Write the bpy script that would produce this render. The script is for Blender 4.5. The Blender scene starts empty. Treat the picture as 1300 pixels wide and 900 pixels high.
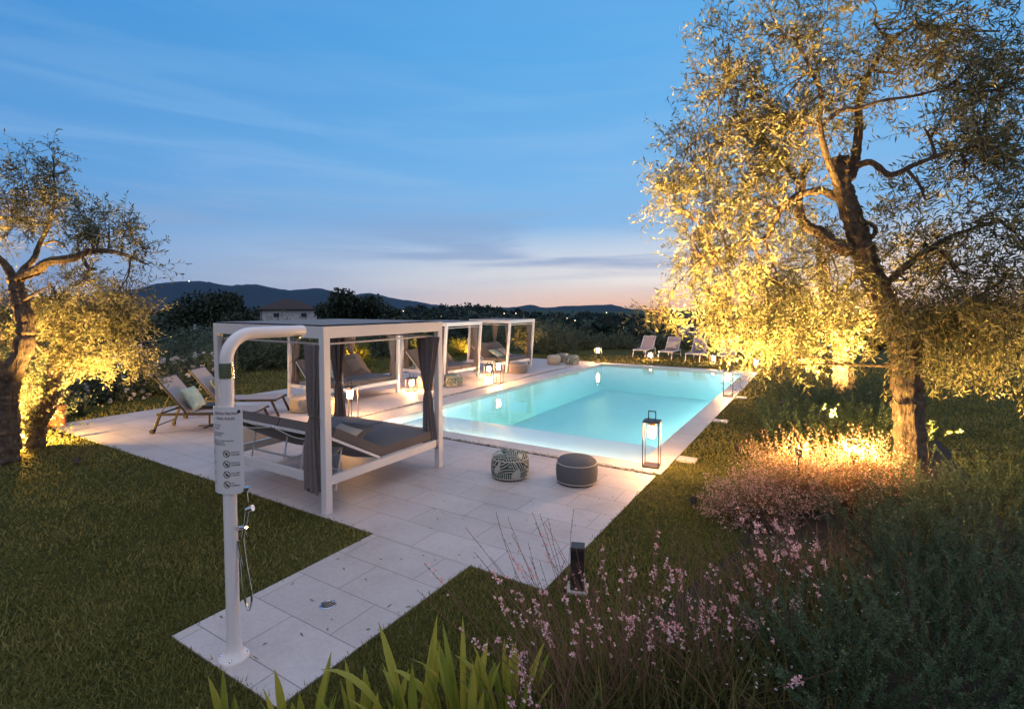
import bpy, bmesh, math, random
import numpy as np
from mathutils import Vector, Matrix

random.seed(11)
RNG = np.random.default_rng(11)
PI = math.pi
S = bpy.context.scene
COL = S.collection

# ------------------------------------------------------------------ camera
F_PX, YAW, PITCH, PY, CAM_H = 642.48, math.radians(31.46), math.radians(2.639), -31.86, 2.3
cam = bpy.data.cameras.new('camera')
cam.sensor_width = 36.0
cam.lens = F_PX / 1300 * 36
cam.shift_y = PY / 1300
cam.clip_start = 0.05
cam.clip_end = 30000
cam_o = bpy.data.objects.new('camera', cam)
COL.objects.link(cam_o)
cam_o.location = (0, 0, CAM_H)
cam_o.rotation_euler = (PI / 2 - PITCH, 0, YAW)
S.camera = cam_o

# ------------------------------------------------------------------ render / exposure
S.render.engine = 'CYCLES'
S.view_settings.view_transform = 'Standard'
S.view_settings.look = 'None'
S.view_settings.exposure = 0.0
S.view_settings.gamma = 1.0
S.view_settings.use_curve_mapping = False
S.cycles.use_denoising = True
try:
    S.cycles.denoiser = 'OPENIMAGEDENOISE'
    S.cycles.denoising_input_passes = 'RGB_ALBEDO_NORMAL'
except Exception:
    pass
S.cycles.max_bounces = 8
S.cycles.diffuse_bounces = 3
S.cycles.glossy_bounces = 3
S.cycles.transmission_bounces = 4
S.cycles.transparent_max_bounces = 12
S.cycles.sample_clamp_indirect = 4.0
S.cycles.caustics_reflective = False
S.cycles.caustics_refractive = False


def lin(r, g, b):
    f = lambda c: (c / 255 / 12.92) if c / 255 <= 0.04045 else ((c / 255 + 0.055) / 1.055) ** 2.4
    return (f(r), f(g), f(b), 1.0)


# ------------------------------------------------------------------ sky (dusk: sun just below the horizon)
SUN_AZ = math.radians(-10.0)          # compass direction of the afterglow, from +Y towards +X
world = bpy.data.worlds.new('World')
S.world = world
world.use_nodes = True
wt = world.node_tree
wt.nodes.clear()


def N(t, kind, **kw):
    n = t.nodes.new(kind)
    for k, v in kw.items():
        if k.startswith('i_'):
            key = k[2:]
            key = int(key) if key.isdigit() else key.replace('_', ' ')
            n.inputs[key].default_value = v
        else:
            setattr(n, k, v)
    return n


def ramp(t, stops, fac, interp='EASE'):
    n = t.nodes.new('ShaderNodeValToRGB')
    cr = n.color_ramp
    cr.interpolation = interp
    while len(cr.elements) < len(stops):
        cr.elements.new(0.5)
    for e, (p, c) in zip(cr.elements, stops):
        e.position = p
        e.color = c if len(c) == 4 else (*c, 1)
    t.links.new(fac, n.inputs[0])
    return n.outputs[0]


def math_n(t, op, a, b=None, clamp=False):
    n = t.nodes.new('ShaderNodeMath')
    n.operation = op
    n.use_clamp = clamp
    for i, v in enumerate((a, b)):
        if v is None:
            continue
        if isinstance(v, (int, float)):
            n.inputs[i].default_value = v
        else:
            t.links.new(v, n.inputs[i])
    return n.outputs[0]


def mix_c(t, fac, a, b, mode='MIX'):
    n = t.nodes.new('ShaderNodeMix')
    n.data_type = 'RGBA'
    n.blend_type = mode
    for sock, v in ((n.inputs[0], fac), (n.inputs[6], a), (n.inputs[7], b)):
        if isinstance(v, (int, float)):
            sock.default_value = v
        elif isinstance(v, tuple):
            sock.default_value = v if len(v) == 4 else (*v, 1)
        else:
            t.links.new(v, sock)
    return n.outputs[2]


tc = N(wt, 'ShaderNodeTexCoord')
sep = N(wt, 'ShaderNodeSeparateXYZ')
wt.links.new(tc.outputs['Generated'], sep.inputs[0])
elev = math_n(wt, 'MULTIPLY', math_n(wt, 'ARCSINE', sep.outputs[2]), 2 / PI)      # 0..1 over 90 degrees
az = math_n(wt, 'ARCTAN2', sep.outputs[0], sep.outputs[1])
daz = math_n(wt, 'SUBTRACT', az, SUN_AZ)
glow = math_n(wt, 'POWER', math_n(wt, 'ADD', math_n(wt, 'MULTIPLY', math_n(wt, 'COSINE', daz), 0.5), 0.5), 2.2)
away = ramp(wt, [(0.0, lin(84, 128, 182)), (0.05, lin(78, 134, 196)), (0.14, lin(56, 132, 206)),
                 (0.30, lin(28, 116, 195)), (0.42, lin(22, 104, 184)), (0.60, (0.42, 0.50, 0.66, 1)), (0.8, (1.05, 1.05, 1.20, 1)), (1.0, (1.3, 1.28, 1.45, 1))], elev, 'LINEAR')  # top stops, above the view, raised to add light on the foreground
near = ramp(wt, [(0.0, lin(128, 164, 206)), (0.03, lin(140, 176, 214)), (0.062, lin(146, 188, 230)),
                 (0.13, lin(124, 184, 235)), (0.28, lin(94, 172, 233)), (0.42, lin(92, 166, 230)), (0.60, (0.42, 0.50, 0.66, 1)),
                 (0.8, (1.05, 1.05, 1.20, 1)), (1.0, (1.3, 1.28, 1.45, 1))], elev, 'LINEAR')  # unseen overhead stops lifted here too, as foreground fill
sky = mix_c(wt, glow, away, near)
def lobe(center, power, flip=1.0):
    c_ = math_n(wt, 'COSINE', math_n(wt, 'SUBTRACT', az, center))
    return math_n(wt, 'POWER', math_n(wt, 'ADD', math_n(wt, 'MULTIPLY', c_, 0.5 * flip), 0.5), power)


cream = ramp(wt, [(0.0, (1, 1, 1)), (0.03, (0.95, 0.95, 0.95)), (0.06, (0.55, 0.55, 0.55)), (0.10, (0, 0, 0))], elev, 'LINEAR')
sky = mix_c(wt, math_n(wt, 'MULTIPLY', lobe(SUN_AZ, 7.0), cream), sky, lin(252, 243, 234))
peach = ramp(wt, [(0.0, (1, 1, 1)), (0.010, (0.7, 0.7, 0.7)), (0.030, (0, 0, 0))], elev, 'LINEAR')
sky = mix_c(wt, math_n(wt, 'MULTIPLY', lobe(SUN_AZ, 15.0), peach), sky, lin(255, 200, 164))
# unseen sky behind the camera, made pale and warm as added foreground light
back_fill = ramp(wt, [(0.0, lin(220, 204, 200)), (0.25, lin(220, 212, 218)), (0.6, lin(235, 230, 236)), (1.0, (1.3, 1.28, 1.45, 1))], elev, 'LINEAR')
sky = mix_c(wt, math_n(wt, 'MULTIPLY', lobe(-YAW, 3.0, -1.0), 0.9), sky, back_fill)
# thin dusk cloud bands, stretched along the horizon
mp = N(wt, 'ShaderNodeMapping')
mp.inputs['Scale'].default_value = (1.6, 1.6, 16.0)
mp.inputs['Rotation'].default_value = (0.0, 0.05, 0.3)
wt.links.new(tc.outputs['Generated'], mp.inputs[0])
nz = N(wt, 'ShaderNodeTexNoise', i_Scale=1.7, i_Detail=5.0, i_Roughness=0.5, i_Distortion=0.5)
wt.links.new(mp.outputs[0], nz.inputs['Vector'])
cl = ramp(wt, [(0.38, (0, 0, 0)), (0.66, (1, 1, 1))], nz.outputs['Fac'])
band = ramp(wt, [(0.0, (0.1, 0.1, 0.1)), (0.03, (0.3, 0.3, 0.3)), (0.05, (1, 1, 1)), (0.09, (1, 1, 1)), (0.14, (0.5, 0.5, 0.5)), (0.22, (0.22, 0.22, 0.22)), (0.3, (0.08, 0.08, 0.08)), (0.4, (0, 0, 0))], elev, 'LINEAR')
cfac = math_n(wt, 'MULTIPLY', math_n(wt, 'MULTIPLY', cl, band), 0.8)
ccol = ramp(wt, [(0.0, lin(186, 178, 198)), (0.05, lin(146, 168, 206)), (0.10, lin(132, 170, 214)), (0.16, lin(150, 192, 234)), (0.3, lin(150, 196, 238))], elev, 'LINEAR')
sky = mix_c(wt, cfac, sky, ccol)
# a faint physical sky underneath
nish = N(wt, 'ShaderNodeTexSky')
nish.sky_type = 'NISHITA'
nish.sun_disc = False
nish.sun_elevation = math.radians(-2.0)
nish.sun_rotation = SUN_AZ
sky = mix_c(wt, 0.05, sky, nish.outputs[0], 'ADD')
bg = N(wt, 'ShaderNodeBackground')
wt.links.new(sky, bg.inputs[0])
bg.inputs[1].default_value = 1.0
wo = N(wt, 'ShaderNodeOutputWorld')
wt.links.new(bg.outputs[0], wo.inputs[0])


def at(px, py, depth):
    """world point seen at photo pixel (1300x900) at a given depth along the view axis"""
    x = (px - 650) / F_PX
    y = (py - 450 - PY) / F_PX
    d = np.array([x, 1.0, -y])
    c, s = math.cos(PITCH), math.sin(PITCH)
    d = np.array([d[0], c * d[1] + s * d[2], -s * d[1] + c * d[2]])
    c, s = math.cos(YAW), math.sin(YAW)
    d = np.array([c * d[0] - s * d[1], s * d[0] + c * d[1], d[2]])
    return d * depth + np.array([0, 0, CAM_H])


def col_of_az(a):
    return 650 + F_PX * math.tan(a)


# ------------------------------------------------------------------ object helpers
def setp(o, label=None, cat=None, group=None, kind=None):
    if label: o['label'] = label
    if cat: o['category'] = cat
    if group: o['group'] = group
    if kind: o['kind'] = kind
    return o


def thing(name, label, cat, loc=(0, 0, 0), rz=0.0, group=None):
    o = bpy.data.objects.new(name, None)
    o.empty_display_size = 0.1
    COL.objects.link(o)
    o.location = loc
    o.rotation_euler = (0, 0, rz)
    return setp(o, label, cat, group)


def copy_tree(o, parent=None):
    c = o.copy()
    COL.objects.link(c)
    c.parent = parent
    for ch in list(o.children):
        copy_tree(ch, c)
    return c


def link_mesh(name, me, m=None, parent=None, smooth=False):
    o = bpy.data.objects.new(name, me)
    COL.objects.link(o)
    if m is not None:
        me.materials.append(m)
    if parent is not None:
        o.parent = parent
    if smooth:
        me.polygons.foreach_set('use_smooth', [True] * len(me.polygons))
    return o


def mesh_np(name, V, Fq, m=None, parent=None, rnd=None, smooth=False):
    """mesh from numpy arrays; Fq is (n,k) faces of k corners; rnd a per-face value"""
    V = np.asarray(V, dtype=np.float32)
    Fq = np.asarray(Fq, dtype=np.int32)
    me = bpy.data.meshes.new(name)
    n, k = Fq.shape
    me.vertices.add(len(V))
    me.vertices.foreach_set('co', V.ravel())
    me.loops.add(n * k)
    me.loops.foreach_set('vertex_index', Fq.ravel())
    me.polygons.add(n)
    me.polygons.foreach_set('loop_start', np.arange(0, n * k, k, dtype=np.int32))
    me.polygons.foreach_set('loop_total', np.full(n, k, dtype=np.int32))
    if rnd is not None:
        a = me.attributes.new('rnd', 'FLOAT', 'FACE')
        a.data.foreach_set('value', np.asarray(rnd, dtype=np.float32))
    me.update(calc_edges=True)
    me.validate()
    return link_mesh(name, me, m, parent, smooth)


class MB:
    def __init__(self):
        self.v, self.f = [], []

    def add(self, vs, fs):
        b = len(self.v)
        self.v += [tuple(p) for p in vs]
        self.f += [tuple(i + b for i in f) for f in fs]
        return self

    def box(self, x0, x1, y0, y1, z0, z1, M=None):
        vs = [(x, y, z) for z in (z0, z1) for y in (y0, y1) for x in (x0, x1)]
        if M is not None:
            vs = [tuple(M @ Vector(p)) for p in vs]
        return self.add(vs, [(0, 2, 3, 1), (4, 5, 7, 6), (0, 1, 5, 4), (2, 6, 7, 3), (0, 4, 6, 2), (1, 3, 7, 5)])

    def bar(self, a, b, w, h=None, up=(0, 0, 1)):
        a, b = Vector(a), Vector(b)
        h = h or w
        d = (b - a).normalized()
        s = d.cross(Vector(up))
        if s.length < 1e-4:
            s = d.cross(Vector((1, 0, 0)))
        s.normalize()
        u = s.cross(d)
        vs = []
        for p in (a, b):
            for sx, sy in ((-1, -1), (1, -1), (1, 1), (-1, 1)):
                vs.append(p + s * (w / 2 * sx) + u * (h / 2 * sy))
        return self.add(vs, [(0, 1, 2, 3), (7, 6, 5, 4), (0, 4, 5, 1), (1, 5, 6, 2), (2, 6, 7, 3), (3, 7, 4, 0)])

    def tube(self, pts, rad, n=8, cap=True, lump=0.0):
        P = [Vector(p) for p in pts]
        R = rad if hasattr(rad, '__len__') else [rad] * len(P)
        rings = []
        ref = None
        for i, p in enumerate(P):
            d = (P[min(i + 1, len(P) - 1)] - P[max(i - 1, 0)])
            d = d.normalized() if d.length > 1e-9 else Vector((0, 0, 1))
            if ref is None:
                ref = Vector((1, 0, 0)) if abs(d.x) < 0.8 else Vector((0, 1, 0))
            s = (ref - d * ref.dot(d)).normalized()
            ref = s
            t = d.cross(s)
            lk = [1.0] * n
            if lump:
                lk = [1 + lump * (0.5 * math.sin(3 * 2 * PI * k / n + i * 0.10 + len(P)) + 0.55 * math.sin(7 * 2 * PI * k / n - i * 0.13) + 0.28 * random.uniform(-1, 1)) for k in range(n)]
            rings.append([p + (s * math.cos(2 * PI * k / n) + t * math.sin(2 * PI * k / n)) * (R[i] * lk[k]) for k in range(n)])
        vs = [q for r in rings for q in r]
        fs = []
        for i in range(len(P) - 1):
            for k in range(n):
                a, b = i * n + k, i * n + (k + 1) % n
                fs.append((a, b, b + n, a + n))
        if cap:
            fs.append(tuple(range(n - 1, -1, -1)))
            fs.append(tuple(range((len(P) - 1) * n, len(P) * n)))
        return self.add(vs, fs)

    def lathe(self, prof, n=24, c=(0, 0, 0), M=None):
        vs, fs = [], []
        for r, z in prof:
            for k in range(n):
                p = Vector((c[0] + r * math.cos(2 * PI * k / n), c[1] + r * math.sin(2 * PI * k / n), c[2] + z))
                vs.append(M @ p if M is not None else p)
        for i in range(len(prof) - 1):
            for k in range(n):
                a, b = i * n + k, i * n + (k + 1) % n
                fs.append((a, b, b + n, a + n))
        if prof[0][0] > 1e-6:
            fs.append(tuple(range(n - 1, -1, -1)))
        if prof[-1][0] > 1e-6:
            fs.append(tuple(range((len(prof) - 1) * n, len(prof) * n)))
        return self.add(vs, fs)

    def build(self, name, m=None, parent=None, smooth=False, bevel=0.0, seg=2):
        me = bpy.data.meshes.new(name)
        me.from_pydata([tuple(p) for p in self.v], [], self.f)
        if bevel or smooth:
            bm = bmesh.new()
            bm.from_mesh(me)
            bmesh.ops.remove_doubles(bm, verts=bm.verts, dist=1e-6)
            bmesh.ops.recalc_face_normals(bm, faces=bm.faces)
            if bevel:
                ed = [e for e in bm.edges if len(e.link_faces) == 2 and e.calc_face_angle(0) > 0.6]
                bmesh.ops.bevel(bm, geom=ed, offset=bevel, segments=seg, profile=0.5, affect='EDGES')
            bm.to_mesh(me)
            bm.free()
        o = link_mesh(name, me, m, parent)
        if smooth:
            me.polygons.foreach_set('use_smooth', [True] * len(me.polygons))
            try:
                me.set_sharp_from_angle(angle=math.radians(42))
            except Exception:
                pass
        return o


def spline(pts, n=8):
    P = [np.array(p, float) for p in pts]
    P = [2 * P[0] - P[1]] + P + [2 * P[-1] - P[-2]]
    out = []
    for i in range(1, len(P) - 2):
        for k in range(n):
            t = k / n
            out.append(0.5 * (2 * P[i] + (P[i + 1] - P[i - 1]) * t + (2 * P[i - 1] - 5 * P[i] + 4 * P[i + 1] - P[i + 2]) * t * t
                              + (3 * P[i] - P[i - 1] - 3 * P[i + 1] + P[i + 2]) * t ** 3))
    out.append(P[-2])
    return out


# ------------------------------------------------------------------ materials
def mat(name, color, rough=0.6, noise=0.0, nscale=8.0, bump=0.0, bscale=40.0, metal=0.0, color2=None, spec=None, coat=0.0, sheen=0.0):
    m = bpy.data.materials.new(name)
    m.use_nodes = True
    t = m.node_tree
    b = t.nodes['Principled BSDF']
    b.inputs['Roughness'].default_value = rough
    b.inputs['Metallic'].default_value = metal
    if spec is not None:
        b.inputs['Specular IOR Level'].default_value = spec
    if coat:
        b.inputs['Coat Weight'].default_value = coat
    if sheen:
        b.inputs['Sheen Weight'].default_value = sheen
    c = (*color, 1) if len(color) == 3 else color
    b.inputs['Base Color'].default_value = c
    if noise or bump or color2:
        co = N(t, 'ShaderNodeTexCoord')
        n1 = N(t, 'ShaderNodeTexNoise', i_Scale=nscale, i_Detail=5.0, i_Roughness=0.6)
        t.links.new(co.outputs['Object'], n1.inputs['Vector'])
        c2 = color2 if color2 else tuple(min(1, v * (1 + noise)) for v in c[:3])
        c1 = c[:3] if color2 else tuple(v * (1 - noise) for v in c[:3])
        out = ramp(t, [(0.3, c1), (0.7, c2)], n1.outputs['Fac'], 'LINEAR')
        t.links.new(out, b.inputs['Base Color'])
        if bump:
            n2 = N(t, 'ShaderNodeTexNoise', i_Scale=bscale, i_Detail=4.0)
            t.links.new(co.outputs['Object'], n2.inputs['Vector'])
            bp = N(t, 'ShaderNodeBump', i_Strength=bump, i_Distance=0.02)
            t.links.new(n2.outputs['Fac'], bp.inputs['Height'])
            t.links.new(bp.outputs[0], b.inputs['Normal'])
    return m


def emis(name, color, strength):
    m = bpy.data.materials.new(name)
    m.use_nodes = True
    b = m.node_tree.nodes['Principled BSDF']
    b.inputs['Base Color'].default_value = (0.8, 0.75, 0.65, 1)
    b.inputs['Emission Color'].default_value = (*color, 1)
    b.inputs['Emission Strength'].default_value = strength
    return m


def leafmat(name, c1, c2, back=None, trans=0.35, rough=0.55):
    """leaf: colour varies from leaf to leaf, paler underside, lets light through"""
    m = bpy.data.materials.new(name)
    m.use_nodes = True
    t = m.node_tree
    b = t.nodes['Principled BSDF']
    out = t.nodes['Material Output']
    at_ = N(t, 'ShaderNodeAttribute', attribute_name='rnd')
    col = mix_c(t, at_.outputs['Fac'], c1, c2)
    if back is not None:
        geo = N(t, 'ShaderNodeNewGeometry')
        col = mix_c(t, geo.outputs['Backfacing'], col, back)
    t.links.new(col, b.inputs['Base Color'])
    b.inputs['Roughness'].default_value = rough
    b.inputs['Specular IOR Level'].default_value = 0.3
    if trans:
        tr = N(t, 'ShaderNodeBsdfTranslucent')
        t.links.new(col, tr.inputs[0])
        mx = N(t, 'ShaderNodeMixShader', i_0=trans)
        t.links.new(b.outputs[0], mx.inputs[1])
        t.links.new(tr.outputs[0], mx.inputs[2])
        t.links.new(mx.outputs[0], out.inputs[0])
    return m


def stone_mat(name, bw, bh, c1, c2, mortar, off=(0, 0, 0), rough=0.55):
    m = bpy.data.materials.new(name)
    m.use_nodes = True
    t = m.node_tree
    b = t.nodes['Principled BSDF']
    co = N(t, 'ShaderNodeTexCoord')
    mp = N(t, 'ShaderNodeMapping')
    mp.inputs['Location'].default_value = off
    t.links.new(co.outputs['Object'], mp.inputs[0])
    br = N(t, 'ShaderNodeTexBrick')
    br.offset = 0.5
    br.inputs['Scale'].default_value = 1.0
    br.inputs['Brick Width'].default_value = bw
    br.inputs['Row Height'].default_value = bh
    br.inputs['Mortar Size'].default_value = 0.0038
    br.inputs['Mortar Smooth'].default_value = 0.2
    br.inputs['Bias'].default_value = 0.0
    br.inputs['Color1'].default_value = (*c1, 1)
    br.inputs['Color2'].default_value = (*c2, 1)
    br.inputs['Mortar'].default_value = (*mortar, 1)
    t.links.new(mp.outputs[0], br.inputs['Vector'])
    n1 = N(t, 'ShaderNodeTexNoise', i_Scale=1.7, i_Detail=7.0, i_Roughness=0.65)
    t.links.new(co.outputs['Object'], n1.inputs['Vector'])
    st = ramp(t, [(0.28, (0.80, 0.76, 0.73)), (0.45, (0.93, 0.91, 0.90)), (0.62, (1.0, 1.0, 1.0))], n1.outputs['Fac'], 'LINEAR')
    n2 = N(t, 'ShaderNodeTexNoise', i_Scale=45.0, i_Detail=4.0, i_Roughness=0.7)
    t.links.new(co.outputs['Object'], n2.inputs['Vector'])
    sp = ramp(t, [(0.3, (0.86, 0.86, 0.86)), (0.6, (1.0, 1.0, 1.0))], n2.outputs['Fac'], 'LINEAR')
    c = mix_c(t, 1.0, br.outputs['Color'], st, 'MULTIPLY')
    c = mix_c(t, 1.0, c, sp, 'MULTIPLY')
    t.links.new(c, b.inputs['Base Color'])
    b.inputs['Roughness'].default_value = rough
    bp = N(t, 'ShaderNodeBump', i_Strength=0.25, i_Distance=0.01)
    h = math_n(t, 'ADD', math_n(t, 'MULTIPLY', br.outputs['Fac'], -1.0), math_n(t, 'MULTIPLY', n2.outputs['Fac'], 0.25))
    t.links.new(h, bp.inputs['Height'])
    t.links.new(bp.outputs[0], b.inputs['Normal'])
    return m


M = {}
M['deck'] = stone_mat('pale_travertine', 0.84, 0.42, (0.58, 0.53, 0.525), (0.515, 0.47, 0.465), (0.24, 0.22, 0.215), off=(0.35, -0.16, 0))
M['coping'] = stone_mat('coping_stone', 0.9, 3.0, (0.58, 0.54, 0.51), (0.54, 0.50, 0.48), (0.30, 0.27, 0.25), rough=0.5)
M['white_metal'] = mat('white_painted_metal', (0.74, 0.70, 0.69), 0.38, 0.03, 3)
M['shower_white'] = mat('shower_white_coat', (0.80, 0.76, 0.76), 0.35, 0.03, 4)
M['chrome'] = mat('chrome', (0.8, 0.8, 0.82), 0.12, metal=1.0)
M['cushion'] = mat('taupe_cushion', (0.115, 0.095, 0.088), 0.9, 0.12, 60, 0.25, 300, sheen=0.2)
M['piping'] = mat('pale_piping', (0.5, 0.45, 0.4), 0.8, 0.05, 50)
M['curtain'] = mat('taupe_curtain', (0.155, 0.13, 0.128), 0.9, 0.12, 20, 0.2, 200, sheen=0.2)
M['roof_cloth'] = mat('roof_canvas', (0.20, 0.19, 0.20), 0.9, 0.1, 10)
M['dark_metal'] = mat('brown_metal', (0.045, 0.034, 0.03), 0.45, 0.1, 10)
M['brown_metal'] = mat('bronze_lounger_metal', (0.022, 0.015, 0.013), 0.45, 0.1, 10)
M['sling'] = mat('sling_mesh', (0.40, 0.33, 0.31), 0.7, 0.06, 60, 0.2, 500)
M['sling_pink'] = mat('sling_mesh_rose', (0.38, 0.29, 0.28), 0.7, 0.06, 60)
M['glow'] = emis('frosted_lamp_glow', (1.0, 0.50, 0.18), 520.0)
M['town_light'] = emis('town_light', (1.0, 0.72, 0.42), 6.0)
M['town_white'] = emis('town_light_white', (0.95, 0.95, 1.0), 6.0)
M['lamp_cap'] = mat('lamp_cap_wood', (0.20, 0.10, 0.045), 0.5, 0.2, 30)
M['pouf_grey'] = mat('grey_pouf_fabric', (0.12, 0.115, 0.12), 0.9, 0.1, 60, 0.3, 400)
M['pouf_beige'] = mat('beige_pouf_fabric', (0.46, 0.37, 0.29), 0.9, 0.08, 40, 0.25, 300)
M['terracotta'] = mat('terracotta', (0.42, 0.14, 0.06), 0.8, 0.15, 15)
M['black'] = mat('black_print', (0.012, 0.01, 0.012), 0.6)
M['maroon'] = mat('maroon_print', (0.10, 0.012, 0.02), 0.6)
M['sign'] = mat('white_sign_sheet', (0.74, 0.71, 0.72), 0.35, 0.02, 5)
M['soil'] = mat('garden_soil', (0.022, 0.017, 0.012), 0.95, 0.4, 5, 0.5, 30)
M['bark'] = mat('olive_bark', (0.05, 0.037, 0.027), 0.95, nscale=11, color2=(0.17, 0.13, 0.095), bump=1.0, bscale=26)
t = M['bark'].node_tree
for n_ in list(t.nodes):
    if n_.type == 'BUMP':
        mp = N(t, 'ShaderNodeMapping')
        mp.inputs['Scale'].default_value = (1.0, 1.0, 0.22)
        t.links.new(t.nodes['Texture Coordinate'].outputs['Object'], mp.inputs[0])
        src = n_.inputs['Height'].links[0].from_node
        t.links.new(mp.outputs[0], src.inputs['Vector'])
        src.inputs['Scale'].default_value = 34.0
        src.inputs['Detail'].default_value = 8.0
        n_.inputs['Distance'].default_value = 0.06
M['bark_dark'] = mat('dark_bark', (0.05, 0.04, 0.03), 0.95, 0.3, 12)
M['stem_g'] = mat('green_stem', (0.07, 0.10, 0.035), 0.7, 0.25, 20)
M['stem_r'] = mat('reddish_stem', (0.24, 0.11, 0.08), 0.7, 0.25, 20)
M['olive'] = leafmat('olive_leaf', (0.07, 0.085, 0.038), (0.155, 0.165, 0.075), back=(0.22, 0.21, 0.12), trans=0.42)
M['rosemary'] = leafmat('rosemary_needle', (0.014, 0.032, 0.015), (0.10, 0.165, 0.08), back=(0.085, 0.13, 0.07), trans=0.15)
M['gaura_leaf'] = leafmat('gaura_leaf', (0.07, 0.09, 0.025), (0.22, 0.19, 0.07), trans=0.3)
M['bushy'] = leafmat('fine_bush_leaf', (0.10, 0.12, 0.03), (0.22, 0.20, 0.06), trans=0.4)
M['petal'] = leafmat('pink_petal', (0.86, 0.44, 0.47), (0.94, 0.75, 0.74), trans=0.4)
M['petal_small'] = leafmat('small_pale_flower', (0.74, 0.38, 0.36), (0.86, 0.64, 0.54), trans=0.3)
M['white_petal'] = leafmat('white_petal', (0.66, 0.62, 0.62), (0.82, 0.80, 0.76), trans=0.3)
M['strap'] = leafmat('strap_leaf', (0.19, 0.26, 0.035), (0.44, 0.41, 0.07), trans=0.35, rough=0.4)
M['shrub'] = leafmat('shrub_leaf', (0.035, 0.06, 0.03), (0.09, 0.12, 0.055), back=(0.13, 0.15, 0.10), trans=0.2)
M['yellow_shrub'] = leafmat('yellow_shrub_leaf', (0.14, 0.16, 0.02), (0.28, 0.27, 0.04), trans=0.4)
M['dark_tree'] = leafmat('dark_tree_leaf', (0.014, 0.024, 0.014), (0.034, 0.05, 0.026), trans=0.1)
M['grass'] = leafmat('grass_blade', (0.085, 0.105, 0.022), (0.32, 0.275, 0.085), trans=0.3, rough=0.6)


def palm_mat(name, base, dark, mid, scale=5.0):
    m = bpy.data.materials.new(name)
    m.use_nodes = True
    t = m.node_tree
    b = t.nodes['Principled BSDF']
    b.inputs['Roughness'].default_value = 0.9
    co = N(t, 'ShaderNodeTexCoord')
    mp = N(t, 'ShaderNodeMapping')
    mp.inputs['Scale'].default_value = (scale,) * 3
    t.links.new(co.outputs['Object'], mp.inputs[0])
    vo = N(t, 'ShaderNodeTexVoronoi', i_Scale=1.0)
    t.links.new(mp.outputs[0], vo.inputs['Vector'])
    sub = N(t, 'ShaderNodeVectorMath', operation='SUBTRACT')
    t.links.new(mp.outputs[0], sub.inputs[0])
    t.links.new(vo.outputs['Position'], sub.inputs[1])
    sc = N(t, 'ShaderNodeSeparateColor')
    t.links.new(vo.outputs['Color'], sc.inputs[0])
    rot = N(t, 'ShaderNodeVectorRotate', rotation_type='AXIS_ANGLE')
    rot.inputs['Axis'].default_value = (0.3, 0.3, 0.9)
    t.links.new(sub.outputs[0], rot.inputs['Vector'])
    t.links.new(math_n(t, 'MULTIPLY', sc.outputs[0], 6.28), rot.inputs['Angle'])
    sx = N(t, 'ShaderNodeSeparateXYZ')
    t.links.new(rot.outputs[0], sx.inputs[0])
    ay = math_n(t, 'ABSOLUTE', math_n(t, 'ADD', sx.outputs[1], math_n(t, 'MULTIPLY', sx.outputs[2], 0.6)))
    ch = math_n(t, 'FRACT', math_n(t, 'MULTIPLY', math_n(t, 'SUBTRACT', sx.outputs[0], ay), 3.6))
    leaf = math_n(t, 'GREATER_THAN', ch, 0.36)
    inside = math_n(t, 'LESS_THAN', vo.outputs['Distance'], 0.74)
    fac = math_n(t, 'MULTIPLY', leaf, inside)
    lc = mix_c(t, sc.outputs[1], dark, mid)
    c = mix_c(t, fac, base, lc)
    t.links.new(c, b.inputs['Base Color'])
    return m


M['palm'] = palm_mat('palm_print_fabric', (0.44, 0.43, 0.36), (0.016, 0.032, 0.026), (0.05, 0.09, 0.075), 7.0)
M['palm_soft'] = palm_mat('pale_leaf_print_fabric', (0.48, 0.55, 0.44), (0.26, 0.36, 0.30), (0.35, 0.44, 0.36), 9.0)
M['pillow_light'] = mat('oatmeal_pillow', (0.45, 0.40, 0.34), 0.9, 0.1, 40)

# ================================================================== SETTING
PX0, PX1, PY0, PY1 = -7.42, -2.22, 7.2, 18.95       # pool water rectangle
WATER_Z = -0.035

SKY_CREST = [(-900, 386), (170, 392), (480, 392), (510, 391), (560, 387.5), (605, 387), (640, 391), (665, 394), (700, 396), (740, 397), (800, 400),
             (850, 404), (900, 404), (1000, 402), (2200, 402)]


def lerp_tab(tab, x):
    return np.interp(x, [a for a, _ in tab], [b for _, b in tab])


def terrain_z(x, y):
    x = np.asarray(x, float)
    y = np.asarray(y, float)
    dx = np.maximum(np.maximum(-17.5 - x, x - 16), 0)
    dy = np.maximum(np.maximum(-10 - y, y - 30), 0)
    d = np.hypot(dx, dy)
    z = -np.minimum(0.10 * d, 14) - 14 * np.clip((d - 140) / 400, 0, 1)
    r = np.hypot(x, y)
    a = np.arctan2(x, y) + YAW
    a = (a + PI) % (2 * PI) - PI
    col = 650 + F_PX * np.tan(np.clip(a, -1.2, 1.2))
    yp = lerp_tab(SKY_CREST, col)
    depth = r * np.cos(np.clip(a, -1.2, 1.2))
    crest = CAM_H + depth * (388.5 - yp) / F_PX - 7.5
    w = np.clip((r - 330) / 320, 0, 1)
    w = w * w * (3 - 2 * w) * (1 - 0.8 * np.clip((r - 680) / 900, 0, 1))
    front = np.clip((1.35 - np.abs(a)) / 0.1, 0, 1)
    z = z * (1 - w * front) + crest * w * front
    bumps = np.sin(x * 0.021 + 1.3) * np.cos(y * 0.017) * 1.5 * np.clip((r - 150) / 300, 0, 1)
    # gentle bank under the planting bed on the right
    bank = 0.0
    return z + bumps + bank


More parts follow.
